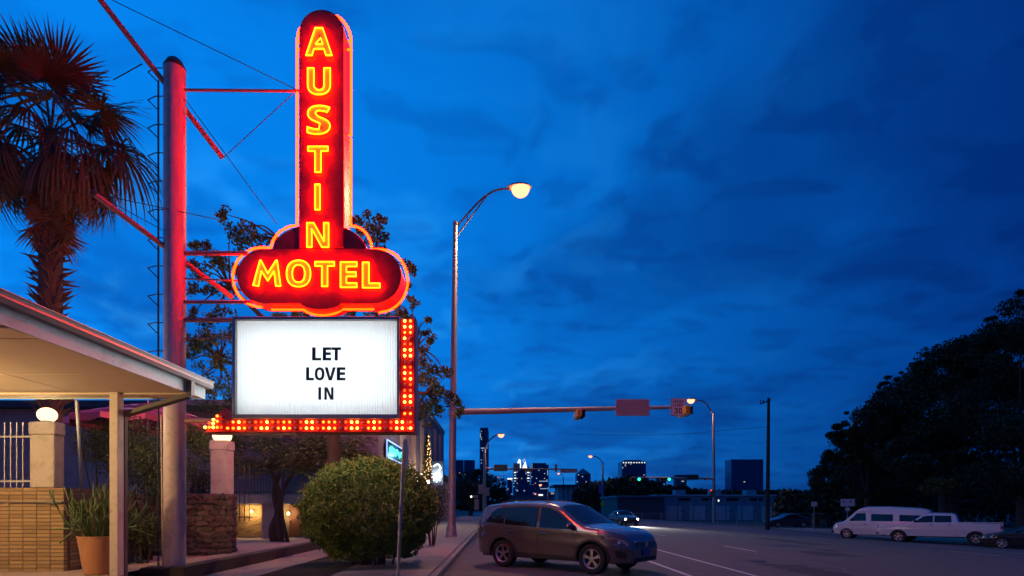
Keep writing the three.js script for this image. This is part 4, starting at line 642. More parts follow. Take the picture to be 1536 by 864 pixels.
{ // mast on the far corner: lamp and two green signals
  const D = 75, b = P(1071, 0, D), y0 = -0.45, t = thing('signal_mast', 'far corner mast with lit lamp and two green signals on its arm', 'street lamp', [b.x, y0, -D]);
  const W = (px, py) => { const v = P(px, py, D); return V(v.x - b.x, v.y - y0, 0); };
  part('pole', rod(V(0, 0, 0), W(1070, 618), 0.24, 0.15, 14), galv, t);
  part('lamp_arm', polyTube([W(1070, 622), W(1060, 606), W(1053, 601), W(1043, 600)], 0.09, 7), galv, t);
  cobra(t, W(1043, 600), Math.PI, 0, 1, 650, 2.1);
  part('signal_arm', rod(W(1070, 718), W(948, 716), 0.16, 0.09, 10), galv, t);
  signal(t, W(953, 719), 0, 2, true, 1.35); signal(t, W(998, 719), 0, 2, true, 1.35);
  part('street_name_sign', rbox(18 / F * D, 8 / F * D, 0.04, 0.01, W(1038, 0).x, W(0, 716).y, 0.2), mat('street name green', 0.01, 0.06, 0.04, { roughness: 0.4 }), t);
  signal(t, W(1067, 740).add(V(0, 0, 0.2)), -1.2, 0, false, 1.0); part('walk_signal', rbox(0.4, 0.5, 0.2, 0.03, W(1077, 0).x, W(0, 751).y, 0.1), black, t); part('walk_signal_lens', box(0.16, 0.24, 0.02, W(1077, 0).x, W(0, 751).y, 0.21), glow('walk signal lens', 1.6, 1.7, 1.9, 1), t);
  part('arm_signal_red', sphere(0.16, W(1057, 0).x, W(0, 719).y, 0.2, 10, 8), mat('red lens', 0.3, 0.01, 0.01, { roughness: 0.3 }), t);
}
function farLamp(label, D, poleX, baseY, topY, lampX, lampY, cd, y0, sc) {
  const b = P(poleX, 0, D), t = thing('street_lamp', label, 'street lamp', [b.x, y0, -D]);
  const W = (px, py) => { const v = P(px, py, D); return V(v.x - b.x, v.y - y0, 0); };
  part('pole', rod(V(0, 0, 0), W(poleX, topY), 0.17 * sc, 0.1 * sc, 10), galv, t);
  part('lamp_arm', tube([W(poleX, topY + 1), W(lerp(poleX, lampX, 0.4), lerp(topY, lampY, 0.65)), W(lampX, lampY)], 0.06 * sc, 10, 6), galv, t);
  cobra(t, W(lampX, lampY).add(V(lampX > poleX ? 0 : 0, 0, 0)), lampX > poleX ? 0 : Math.PI, 0, 1, cd, sc, lens2);
  return t;
}
{ // second near-side mast: lamp and a signal arm with sign backs
  const t = farLamp('second signal mast up the street with orange backed signs', 80, 727, 0, 674, 746, 652, 320, 0.15, 1.9);
  const D = 80, b = P(727, 0, D), W = (px, py) => { const v = P(px, py, D); return V(v.x - b.x, v.y - 0.15, 0); };
  part('signal_arm', rod(W(728, 703), W(866, 704), 0.17, 0.1, 10), galv, t);
  part('sign_back', rbox(20 / F * D, 10 / F * D, 0.03, 0.01, W(751, 0).x, W(0, 702).y, 0.2), mat('orange lit sign back', 0.5, 0.28, 0.1, { roughness: 0.5 }), t);
  part('sign_back', rbox(10 / F * D, 12 / F * D, 0.03, 0.01, W(775, 0).x, W(0, 701).y, 0.2), plateBack, t); part('sign_back', rbox(26 / F * D, 4.5 / F * D, 0.03, 0.01, W(853, 0).x, W(0, 707).y, 0.2), plateBack, t);
  signal(t, W(793, 706), Math.PI, -1, true, 1.0); signal(t, W(834, 702), Math.PI, -1, false, 1.0);
  for (const [px, py, w, h] of [[722, 734, 9, 14], [730, 738, 8, 12], [715, 757, 7, 16]]) part('sign_plate', rbox(w / F * D, h / F * D, 0.04, 0.01, W(px, 0).x, W(0, py).y, 0.3), plateBack, t);
  part('walk_signal', rbox(0.9, 0.4, 0.3, 0.04, W(712, 0).x, W(0, 745).y, 0.2), plateBack, t); part('walk_signal_lens', sphere(0.14, W(707, 0).x, W(0, 745).y, 0.3, 8, 6), glow('walk signal lens bright', 2.6, 3.2, 2.2, 1), t);
}
farLamp('slim street lamp rising from the dark trees', 150, 904, 0, 693, 889, 684, 160, -0.6, 2.2);
farLamp('small street lamp in the gap behind the second mast', 170, 756, 0, 716, 751, 699, 200, 0, 1.6);
farLamp('distant street lamp below the second signal arm', 260, 753, 0, 728, 749, 716, 150, 0, 2.2);
farLamp('distant street lamp beside the glass tower', 230, 822, 0, 735, 813, 727, 150, 0, 2.4);
farLamp('distant street lamp left of the pyramid roofed tower', 240, 845, 0, 716, 840, 710, 0, 0, 2.0);
{ // wooden utility pole
  const D = 56, b = P(1151, 0, D), y0 = -0.8, t = thing('utility_pole', 'dark wooden utility pole standing before the low warehouse', 'pole', [b.x, y0, -D]), wood = mat('pole wood', 0.06, 0.042, 0.034, { roughness: 0.95, map: rep(texMottle, 2) });
  const W = (px, py) => { const v = P(px, py, D); return V(v.x - b.x, v.y - y0, 0); };
  part('pole', rod(V(0, 0, 0), W(1153, 597), 0.22, 0.13, 12), wood, t); part('crossarm', beam(W(1140, 606), W(1156, 600), 0.12, 0.1), wood, t);
  for (const x of [1141, 1145]) part('insulator', rod(W(x, 604), W(x, 600), 0.06, 0.05, 8), black, t);
}
// the wire across the sky from the pole
{ const t = thing('overhead_wire', 'thin overhead wire strung from the utility pole', 'wire', [0, 0, 0]); part('wire', tube([P(1153, 640, 56), P(1000, 652, 62), P(860, 652, 72)], 0.018, 20, 5), black, t); }
function plainSign(label, px, py, w, h, D, postY, y0, face) {
  const b = P(px, 0, D), t = thing('road_sign', label, 'sign', [b.x, y0, -D]); const c = P(px, py, D);
  part('post', rod(V(0, 0, 0), V(0, c.y - y0, 0), 0.035, 0.035, 8), galv, t); part('sign_plate', rbox(w / F * D, h / F * D, 0.02, 0.006, 0, c.y - y0, 0.05), face, t); return t;
}
const white = mat('white sign face', 0.55, 0.55, 0.53, { roughness: 0.5 });
{ const t = plainSign('white two panel sign standing behind the van', 1271, 754, 21, 11, 44, 0, -0.7, white); const D = 44; part('sign_plate', rbox(7 / F * D, 5 / F * D, 0.02, 0.006, 0, P(0, 764, D).y + 0.7, 0.05), white, t); part('arrow_mark', join([prism([[-0.42, 0.02], [-0.28, 0.12], [-0.28, -0.08]], 0.004, 0, 0.066 + 0).translate(0, P(0, 753, D).y + 0.7, 0), prism([[0.3, 0.02], [0.16, 0.12], [0.16, -0.08]], 0.004, 0, 0.066).translate(0, P(0, 753, D).y + 0.7, 0)]), black, t); }
plainSign('small white sign on a leaning post near the fence', 1221, 756, 9, 7, 50, 0, -0.7, white);
{ const t = plainSign('yellow diamond crossing sign below the slim lamp', 904, 756, 0.1, 0.1, 110, 0, -0.6, white); const D = 110; part('diamond_plate', rbox(0.75, 0.75, 0.03, 0.01).rotateZ(Math.PI / 4), mat('yellow green sign', 0.55, 0.62, 0.03, { roughness: 0.5 }), t, [0, P(0, 756, D).y + 0.6, 0.1]); part('banner_plate', rbox(0.85, 1.8, 0.04, 0.01, -0.35, P(0, 734, D).y + 0.6, 0.05), mat('blue banner', 0.10, 0.14, 0.32, { roughness: 0.7 }), t); }
{ // chain-link fence along the far lot: posts and rails are pieces, the mesh is a fine sheet of wires
  const t = thing('chain_link_fence', 'low chain link fence along the far lot', 'fence', [0, 0, 0]), D = 66, y0 = -0.85, X0 = P(935, 0, D).x, X1 = P(1240, 0, D).x;
  const pst = rod(V(0, 0, 0), V(0, 1.75, 0), 0.035, 0.035, 8); let n = 0;
  for (let x = X0; x <= X1; x += 2.2) part('fence_post', pst, galv, t, [x, y0, -D]);
  part('top_rail', rod(V(X0, y0 + 1.74, -D), V(X1, y0 + 1.74, -D), 0.025, 0.025, 6), galv, t);
  const ws = []; for (let x = X0; x < X1; x += 0.4) { ws.push(rod(V(x, y0, -D), V(x + 0.87, y0 + 1.74, -D), 0.006, 0.006, 3), rod(V(x + 0.87, y0, -D), V(x, y0 + 1.74, -D), 0.006, 0.006, 3)); } const m = part('wire_mesh', join(ws), galv, t); m.userData.kind = 'stuff';
}
// ================================================================ VEHICLES
const rubber = mat('tyre rubber', 0.012, 0.012, 0.013, { roughness: 0.8 }), trim = mat('black trim plastic', 0.014, 0.014, 0.015, { roughness: 0.55 }), glass = mat('dark car glass', 0.008, 0.01, 0.012, { physical: true, roughness: 0.04, ior: 1.5 }), alloy = mat('alloy rim', 0.55, 0.53, 0.52, { roughness: 0.28, metalness: 0.85 }), chrome = mat('chrome', 0.7, 0.7, 0.7, { roughness: 0.12, metalness: 1 }), lampGlass = mat('headlamp glass', 0.6, 0.63, 0.68, { physical: true, roughness: 0.16, clearcoat: 1, metalness: 0.85 }), tailRed = mat('tail lamp red', 0.25, 0.01, 0.012, { physical: true, roughness: 0.15, clearcoat: 1 });
const pwl = (pts) => (x) => { if (x <= pts[0][0]) return pts[0][1]; for (let i = 1; i < pts.length; i++) if (x <= pts[i][0]) { const [x0, y0] = pts[i - 1], [x1, y1] = pts[i]; const t = (x - x0) / (x1 - x0); return lerp(y0, y1, t); } return pts[pts.length - 1][1]; };
const softly = (f, w = 0.06) => (x) => (f(x - w) + 2 * f(x - w / 2) + 3 * f(x) + 2 * f(x + w / 2) + f(x + w)) / 9;
function wheelParts(parent, x, z, R, rimR, spokes, mirror) {
  const w = new THREE.Group(); w.name = 'wheel'; w.position.set(x, R, z); if (mirror) w.rotation.y = Math.PI; parent.add(w);
  const hw = 0.115, tg = lathe([[rimR, -hw * 0.9], [R - 0.03, -hw], [R, -hw * 0.7], [R, hw * 0.7], [R - 0.03, hw], [rimR, hw * 0.9], [rimR - 0.012, hw * 0.5], [rimR - 0.012, -hw * 0.5], [rimR, -hw * 0.9]], 36).rotateX(Math.PI / 2);
  part('tyre', tg, rubber, w);
  const g = [lathe([[rimR - 0.03, hw * 0.55], [rimR, hw * 0.82], [rimR + 0.004, hw * 0.9], [rimR - 0.004, hw * 0.93], [rimR - 0.034, hw * 0.6]], 36).rotateX(Math.PI / 2), new THREE.CylinderGeometry(0.062, 0.07, 0.04, 18).rotateX(Math.PI / 2).translate(0, 0, hw * 0.72)];
  for (let k = 0; k < spokes; k++) for (const o of [-0.13, 0.13]) { const a = k / spokes * 6.283 + 0.35, p0 = V(Math.cos(a + o * 0.6) * 0.05, Math.sin(a + o * 0.6) * 0.05, hw * 0.72), p1 = V(Math.cos(a + o) * (rimR - 0.015), Math.sin(a + o) * (rimR - 0.015), hw * 0.7); g.push(beam(p0, p1, 0.03, 0.022)); }
  part('rim', join(g), alloy, w);
  part('brake_disc', new THREE.CylinderGeometry(rimR * 0.92, rimR * 0.92, 0.02, 28).rotateX(Math.PI / 2), mats['brake dark'] || mat('brake dark', 0.02, 0.02, 0.02, { roughness: 0.7 }), w);
}
function car(o) {
  const { L, hw, sill, belt, tumble, axF, axR, wheelR, rimR, paint, arch, cladding } = o, h2 = L / 2, top = softly(pwl(o.top), o.soft ?? 0.07), low = o.low;
  const t = thing(o.name, o.label, o.category, o.at, o.turn, o.group);
  const plan = (x) => { const f = x > 0 ? o.planF : o.planR, e = h2 - Math.abs(x); return hw * (e >= f[0] ? 1 - 0.015 * ((Math.abs(x)) / h2) ** 2 : 1 - 0.015 - f[1] * Math.pow(1 - e / f[0], 2.3)); };
  const side = (x, y) => { const T = top(x), b = Math.min(belt(x), T - 0.02); let z = plan(x); if (y < b) { const k = (b - y) / (b - sill); z -= 0.035 * k * k + 0.02 * Math.exp(-Math.pow((k - 0.42) / 0.12, 2)) * -0.6; } else z -= (y - b) * tumble; const R = Math.min(o.round ?? 0.09, (T - low(x)) * 0.4), d = y - (T - R); if (d > 0) z -= R * (1 - Math.sqrt(Math.max(0, 1 - (d / R) ** 2))) * 0.95; return z; };
  const nose = (x, y) => { const kF = smooth(h2 - 0.5, h2, x), kR = smooth(h2 - 0.5, h2, -x); return x - kF * o.noseF(y) + kR * o.noseR(y); };
  const crown = (x) => { const T = top(x); return T > belt(x) + 0.25 ? 0.05 : 0.035; };
  const topY = (x, z) => { const T = top(x), zs = Math.max(side(x, T), 0.05); return T + crown(x) * (1 - Math.min(1, (z / zs) ** 2)); };
  const surf = (x, y, z) => V(nose(x, y), y, z);
  // shell
  const NX = Math.round(L / 0.032), NY = 26, NT = 5, rows = 2 * (NY + NT) + 1, pos = [], idx = [];
  const sect = (x) => { const a = [], T = top(x), l = low(x); for (let i = 0; i <= NY; i++) { const f = i / NY, y = l + (T - l) * (1 - Math.pow(1 - f, 1.25)); a.push([y, side(x, y)]); } const zs = side(x, T); for (let j = 1; j <= NT; j++) { const z = zs * (1 - j / NT); a.push([topY(x, z), z]); } return a; };
  for (let i = 0; i <= NX; i++) { const x = -h2 + L * i / NX, s = sect(x), full = [...s.map(([y, z]) => [y, z]), ...s.slice(0, -1).reverse().map(([y, z]) => [y, -z])]; for (const [y, z] of full) { const v = surf(x, y, z); pos.push(v.x, v.y, v.z); } }
  for (let i = 0; i < NX; i++) for (let j = 0; j < rows - 1; j++) {
    const a = i * rows + j, b = a + 1, c = a + rows, d = c + 1, x = (pos[a * 3] + pos[c * 3]) / 2, y = (pos[a * 3 + 1] + pos[b * 3 + 1]) / 2, z = Math.abs(pos[a * 3 + 2]);
    if (z > hw * 0.55 && [axF, axR].some((ax) => Math.hypot(x - ax, y - wheelR) < arch)) continue;
    if (o.skip && o.skip(x, y, z)) continue;
    idx.push(a, c, b, b, c, d);
  }
  for (const i of [0, NX]) { const n = (rows - 1) / 2; for (let j = 0; j < n; j++) { const a = i * rows + j, b = a + 1, c = i * rows + rows - 1 - j, d = c - 1; if (i) idx.push(a, c, b, b, c, d); else idx.push(a, b, c, b, d, c); } }
  const g = new THREE.BufferGeometry(); g.setAttribute('position', new THREE.Float32BufferAttribute(pos, 3)); g.setIndex(idx); g.computeVertexNormals();
  const body = part('body', g, paint, t);
  // floor pan and wheel housings close the shell from below
  part('underbody', join([box(L * 0.92, 0.12, hw * 1.5, 0, sill + 0.02, 0), ...[axF, axR].flatMap((ax) => [1, -1].map((s) => new THREE.CylinderGeometry(arch - 0.005, arch - 0.005, 0.42, 20, 1, true, 0, Math.PI).rotateX(Math.PI / 2).rotateZ(Math.PI / 2).translate(ax, wheelR, s * (hw - 0.26)))), ...[axF, axR].map((ax) => box(arch * 2, arch + wheelR - sill, hw * 0.9, ax, (arch + wheelR + sill) / 2, 0))]), trim, t);
  for (const ax of [axF, axR]) for (const s of [1, -1]) {
    wheelParts(t, ax, s * (hw - 0.135), wheelR, rimR, o.spokes ?? 5, s < 0);
    const P2 = [], I2 = [], n = 26; for (let k = 0; k <= n; k++) { const a = Math.PI * (-0.12 + 1.24 * k / n); for (const [rr, dz] of [[arch - 0.025, -0.02], [arch - 0.02, 0.016], [arch + (cladding ? 0.045 : 0.012), 0.014], [arch + (cladding ? 0.055 : 0.02), -0.012]]) { const x = ax + Math.cos(a) * rr, y = Math.max(wheelR + Math.sin(a) * rr, sill - 0.02); P2.push(x, y, s * (side(x, Math.min(y, top(x) - 0.1)) + dz)); } if (k) for (let q = 0; q < 3; q++) { const b = k * 4 + q; I2.push(b - 4, b, b - 3, b, b + 1, b - 3); } }
    const ag = new THREE.BufferGeometry(); ag.setAttribute('position', new THREE.Float32BufferAttribute(P2, 3)); ag.setIndex(I2); ag.computeVertexNormals(); part('wheel_arch', ag, cladding ? trim : paint, t);
  }
  const inset = 0.006;
  const patch = (name, poly, m, parent = t, lift = inset) => { // the same outline on both flanks
    for (const s of [1, -1]) { const sh = new THREE.ShapeGeometry(new THREE.Shape(poly.map((p) => new THREE.Vector2(...p)))), p = sh.attributes.position; for (let i = 0; i < p.count; i++) { const x = p.getX(i), y = p.getY(i), v = surf(x, y, s * (side(x, y) + lift)); p.setXYZ(i, v.x, v.y, v.z); } if (s < 0) { const ii = sh.index.array; for (let i = 0; i < ii.length; i += 3) { const q = ii[i]; ii[i] = ii[i + 1]; ii[i + 1] = q; } } sh.computeVertexNormals(); part(name, sh, m, parent); }
  };
  const edge = (name, poly, r, m, closed = true) => { for (const s of [1, -1]) part(name, polyTube(poly.map(([x, y]) => surf(x, y, s * (side(x, y) + 0.005))), r, 5, closed), m, t); };
  const screen = (name, x0, x1, w0, w1, m, lift = 0.008) => { const p = [], I = [], n = 10, k = 12; for (let i = 0; i <= n; i++) for (let j = 0; j <= k; j++) { const x = lerp(x0, x1, i / n), zs = side(x, top(x)) * lerp(w0, w1, i / n), z = lerp(-zs, zs, j / k), y = topY(x, z) + lift; const v = surf(x, y, z); p.push(v.x + (x0 > 0 || x1 > 0 ? lift : -lift) * 0.5, v.y, v.z); if (i && j) { const a = i * (k + 1) + j; I.push(a, a - 1, a - k - 2, a, a - k - 2, a - k - 1); } } const sg = new THREE.BufferGeometry(); sg.setAttribute('position', new THREE.Float32BufferAttribute(p, 3)); sg.setIndex(I); sg.computeVertexNormals(); return part(name, sg, m, t); };
  const face = (end, geo, name, m, y, z, dx = 0.0) => { const q = part(name, geo, m, t, [end > 0 ? h2 - o.noseF(y) + dx : -h2 + o.noseR(y) - dx, y, z]); return q; };
  const mirror = (x, y, m = paint) => { for (const s of [1, -1]) { const z = s * (side(x, y) + 0.1); part('wing_mirror', join([new THREE.SphereGeometry(0.13, 12, 8).scale(0.62, 0.62, 0.85).translate(x, y + 0.05, z), rod(V(x + 0.03, y - 0.03, s * (side(x, y) - 0.02)), V(x, y + 0.02, z), 0.025, 0.03, 6)]), m, t); } };
  const handle = (x, y, m = chrome) => { for (const s of [1, -1]) part('door_handle', rbox(0.2, 0.032, 0.03, 0.012, x, y, s * (side(x, y) + 0.018)), m, t); };
  return { t, body, patch, edge, screen, face, mirror, handle, side, top, topY, surf, plan };
}
const K = (k, c, p = 2) => (y) => k * Math.abs(y - c) ** p;
{ // grey-brown crossover backed into its bay
  const paint = mat('grey bronze car paint', 0.15, 0.135, 0.13, { physical: true, metalness: 0.6, roughness: 0.27, clearcoat: 1, clearcoatRoughness: 0.04 });
  const c = car({ name: 'crossover_suv', label: 'grey brown crossover car backed into an angled bay at the kerb', category: 'car', at: [1.68, 0.0, -14.92], turn: -39.5 * Math.PI / 180, L: 4.68, hw: 0.94, sill: 0.30, tumble: 0.30, axF: 1.40, axR: -1.30, wheelR: 0.365, rimR: 0.235, arch: 0.425, cladding: true, paint,
    belt: pwl([[-2.34, 1.12], [-1.2, 1.09], [0.6, 1.02], [1.3, 0.98], [2.34, 0.86]]), low: pwl([[-2.34, 0.42], [-1.9, 0.3], [1.85, 0.28], [2.34, 0.30]]), planF: [0.75, 0.30], planR: [0.5, 0.2],
    top: [[-2.34, 1.06], [-2.3, 1.2], [-2.14, 1.52], [-2.0, 1.635], [-1.5, 1.685], [-0.6, 1.705], [0.1, 1.68], [0.4, 1.61], [0.92, 1.27], [1.18, 1.13], [1.75, 1.06], [2.1, 0.98], [2.27, 0.88], [2.34, 0.7]], noseF: (y) => 0.10 * Math.max(0, y - 0.6) + 0.12 * Math.max(0, 0.42 - y), noseR: (y) => 0.16 * Math.max(0, y - 0.95) + 0.1 * Math.max(0, 0.5 - y) });
  const win = [[[-1.86, 1.19], [-1.26, 1.15], [-1.24, 1.575], [-1.5, 1.56], [-1.72, 1.43]], [[-1.22, 1.14], [-0.18, 1.09], [-0.2, 1.585], [-0.6, 1.60], [-1.2, 1.565]], [[-0.08, 1.085], [0.98, 1.045], [0.86, 1.165], [0.42, 1.46], [0.12, 1.56], [-0.1, 1.585]]];
  c.patch('window', [[-1.93, 1.165], [1.02, 1.04], [0.86, 1.21], [0.4, 1.52], [0.1, 1.605], [-0.6, 1.63], [-1.3, 1.605], [-1.62, 1.53]], trim, c.t, 0.009);
  for (const w of win) c.patch('window', w, glass, c.t, 0.016);
  c.edge('window_trim', [[-1.95, 1.145], [1.02, 1.02]], 0.009, chrome, false);
  c.screen('windscreen', 0.42, 1.12, 0.93, 0.97, glass); c.screen('rear_window', -2.28, -2.06, 0.9, 0.88, glass);
  for (const x of [-1.16, -0.13, 0.98]) c.edge('door_gap', [[x + 0.02, 1.08 - x * 0.03], [x, 0.75], [x - (x < -1 ? -0.32 : 0), 0.42]], 0.005, trim, false);
  c.patch('sill_cladding', [[-0.86, 0.29], [0.96, 0.29], [0.96, 0.40], [-0.86, 0.42]], trim, c.t, 0.012);
  c.patch('headlight', [[1.58, 0.95], [1.98, 0.885], [2.25, 0.79], [2.28, 0.68], [2.0, 0.72], [1.72, 0.83]], lampGlass, c.t, 0.012);
  for (const s of [1, -1]) part('headlight_bulb', sphere(0.05, 2.08, 0.755, s * (c.side(2.08, 0.755) - 0.008), 12, 8), chrome, c.t);
  c.patch('tail_light', [[-2.3, 1.0], [-2.0, 1.05], [-2.02, 0.88], [-2.28, 0.84]], tailRed, c.t, 0.01);
  c.patch('fog_light_recess', [[1.98, 0.58], [2.2, 0.56], [2.22, 0.40], [2.02, 0.42]], trim, c.t, 0.008);
  c.face(1, rbox(0.06, 0.16, 1.02, 0.02), 'grille', trim, 0.705, 0, -0.015); c.face(1, rbox(0.05, 0.012, 1.0, 0.004), 'grille_trim', chrome, 0.78, 0, 0.0);
  for (let k = 0; k < 3; k++) c.face(1, rbox(0.05, 0.01, 0.94, 0.004), 'grille_bar', chrome, 0.66 + k * 0.04, 0, -0.004);
  c.face(1, new THREE.CylinderGeometry(0.055, 0.055, 0.03, 20).scale(1, 1, 1.7).rotateZ(Math.PI / 2), 'badge', chrome, 0.715, 0, 0.02);
  c.face(1, rbox(0.08, 0.12, 1.15, 0.02), 'lower_grille', trim, 0.36, 0, -0.02);
  c.face(1, rbox(0.03, 0.15, 0.34, 0.006), 'number_plate', mat('plate blue', 0.05, 0.07, 0.22, { roughness: 0.5 }), 0.52, 0, 0.02);
  for (const s of [1, -1]) part('roof_rail', tube([c.surf(-1.65, c.topY(-1.65, 0.56) + 0.01, s * 0.56), c.surf(-1.3, c.topY(-1.3, 0.57) + 0.05, s * 0.57), c.surf(-0.4, c.topY(-0.4, 0.57) + 0.05, s * 0.57), c.surf(0.05, c.topY(0.05, 0.56) + 0.01, s * 0.56)], 0.014, 20, 6), trim, c.t);
  c.mirror(0.86, 1.08, paint); c.handle(-0.98, 0.95); c.handle(0.02, 0.93);
  for (const s of [-0.3, 0.3]) part('headrest', rbox(0.1, 0.2, 0.26, 0.04, -0.1, 1.33, s), trim, c.t);
}
const whitePaint = mat('white van paint', 0.5, 0.49, 0.52, { physical: true, roughness: 0.4, clearcoat: 0.8, clearcoatRoughness: 0.08 });
const RT = 138 * Math.PI / 180;
const spotFor = (px, D, front) => { const x = (px - CX) / F * D, h = [-0.743, -0.669]; return [x - h[0] * front, -D - h[1] * front]; };      // centre of a car whose front wheel shows at px
const gY = (x) => roadY(Math.min(x, FAR_KERB));
{ // conversion van with raised roof
  const [x, z] = spotFor(1274, 40.5, 1.95); const tilt = 0;
  const c = car({ name: 'passenger_van', label: 'white conversion van with raised roof parked behind the pickup', category: 'van', at: [x, gY(x), z], turn: RT, L: 5.6, hw: 1.0, sill: 0.38, tumble: 0.16, axF: 1.95, axR: -1.55, wheelR: 0.37, rimR: 0.21, arch: 0.43, paint: whitePaint,
    belt: pwl([[-2.8, 1.2], [2.8, 1.1]]), low: pwl([[-2.8, 0.5], [-2.4, 0.38], [2.4, 0.36], [2.8, 0.44]]), planF: [0.5, 0.16], planR: [0.3, 0.08],
    top: [[-2.8, 1.85], [-2.7, 2.05], [-2.2, 2.16], [-0.5, 2.26], [0.75, 2.26], [1.15, 2.15], [1.42, 1.95], [2.02, 1.32], [2.2, 1.22], [2.6, 1.13], [2.76, 1.0], [2.8, 0.85]], noseF: (y) => 0.08 * Math.max(0, y - 0.7), noseR: () => 0 });
  c.patch('window', [[0.78, 1.32], [1.78, 1.28], [1.35, 1.82], [0.82, 1.84]], glass); c.patch('window', [[-0.75, 1.3], [0.5, 1.3], [0.5, 1.78], [-0.75, 1.76]], glass); c.patch('window', [[-2.4, 1.3], [-1.1, 1.3], [-1.1, 1.74], [-2.4, 1.7]], glass);
  c.screen('windscreen', 1.4, 2.05, 0.92, 0.97, glass); c.edge('roof_seam', [[-2.7, 1.9], [1.3, 1.92]], 0.012, trim, false); c.patch('stripe', [[-2.6, 0.6], [2.3, 0.6], [2.3, 0.66], [-2.6, 0.66]], mat('van stripe grey', 0.3, 0.3, 0.34), c.t, 0.005);
  c.edge('door_gap', [[0.66, 1.95], [0.66, 0.5]], 0.008, trim, false); c.edge('door_gap', [[1.78, 1.2], [1.7, 0.5]], 0.008, trim, false);
  c.patch('headlight', [[2.55, 0.98], [2.74, 0.96], [2.76, 0.78], [2.58, 0.8]], lampGlass); c.face(1, rbox(0.05, 0.24, 1.2, 0.02), 'grille', chrome, 0.88, 0, 0); c.face(1, rbox(0.12, 0.2, 1.9, 0.04), 'bumper', trim, 0.52, 0, 0.04); c.mirror(1.62, 1.36, trim); c.handle(0.82, 1.08, trim);
}
{ // crew-cab pickup
  const [x, z] = spotFor(1352, 37.0, 1.9);
  const c = car({ name: 'pickup_truck', label: 'white crew cab pickup truck with long open bed', category: 'pickup', at: [x, gY(x), z], turn: RT, L: 6.2, hw: 1.0, sill: 0.46, tumble: 0.3, axF: 1.95, axR: -1.85, wheelR: 0.4, rimR: 0.235, arch: 0.475, paint: whitePaint,
    belt: pwl([[-3.1, 1.27], [3.1, 1.16]]), low: pwl([[-3.1, 0.6], [-2.6, 0.5], [2.5, 0.46], [3.1, 0.55]]), planF: [0.5, 0.14], planR: [0.15, 0.04], round: 0.07,
    top: [[-3.1, 1.31], [-1.05, 1.34], [-1.0, 1.5], [-0.93, 1.8], [-0.75, 1.88], [0.2, 1.91], [0.62, 1.84], [1.36, 1.3], [1.6, 1.24], [2.6, 1.16], [2.95, 1.08], [3.1, 0.9]], soft: 0.05, noseF: (y) => 0.05 * Math.max(0, y - 0.8), noseR: () => 0 });
  c.patch('window', [[-0.72, 1.36], [0.12, 1.34], [0.12, 1.76], [-0.7, 1.76]], glass); c.patch('window', [[0.18, 1.34], [1.16, 1.32], [0.66, 1.72], [0.18, 1.77]], glass);
  c.screen('windscreen', 0.66, 1.38, 0.92, 0.97, glass); c.edge('door_gap', [[0.15, 1.82], [0.15, 0.55]], 0.008, trim, false); c.edge('cab_gap', [[-0.98, 1.4], [-0.98, 0.5]], 0.014, trim, false);
  // open bed: dark floor and inner walls stand proud of the shell's top
  part('bed_rail', join([rbox(2.0, 0.05, 0.09, 0.02, -2.05, 1.36, 0.93), rbox(2.0, 0.05, 0.09, 0.02, -2.05, 1.36, -0.93), rbox(0.08, 0.06, 1.9, 0.02, -3.06, 1.36, 0)]), whitePaint, c.t); part('bed_cover', rbox(1.92, 0.03, 1.74, 0.01, -2.03, 1.372, 0), trim, c.t);
  c.patch('headlight', [[2.72, 1.08], [3.02, 1.04], [3.04, 0.86], [2.8, 0.88]], lampGlass); c.face(1, rbox(0.06, 0.3, 1.3, 0.03), 'grille', chrome, 0.92, 0, 0); c.face(1, rbox(0.14, 0.2, 1.95, 0.04), 'bumper', chrome, 0.6, 0, 0.04); c.mirror(1.1, 1.38, trim); c.handle(0.28, 1.2, trim); c.handle(-0.62, 1.21, trim); c.patch('tail_light', [[-3.09, 1.25], [-2.96, 1.25], [-2.96, 0.95], [-3.09, 0.95]], tailRed);
}
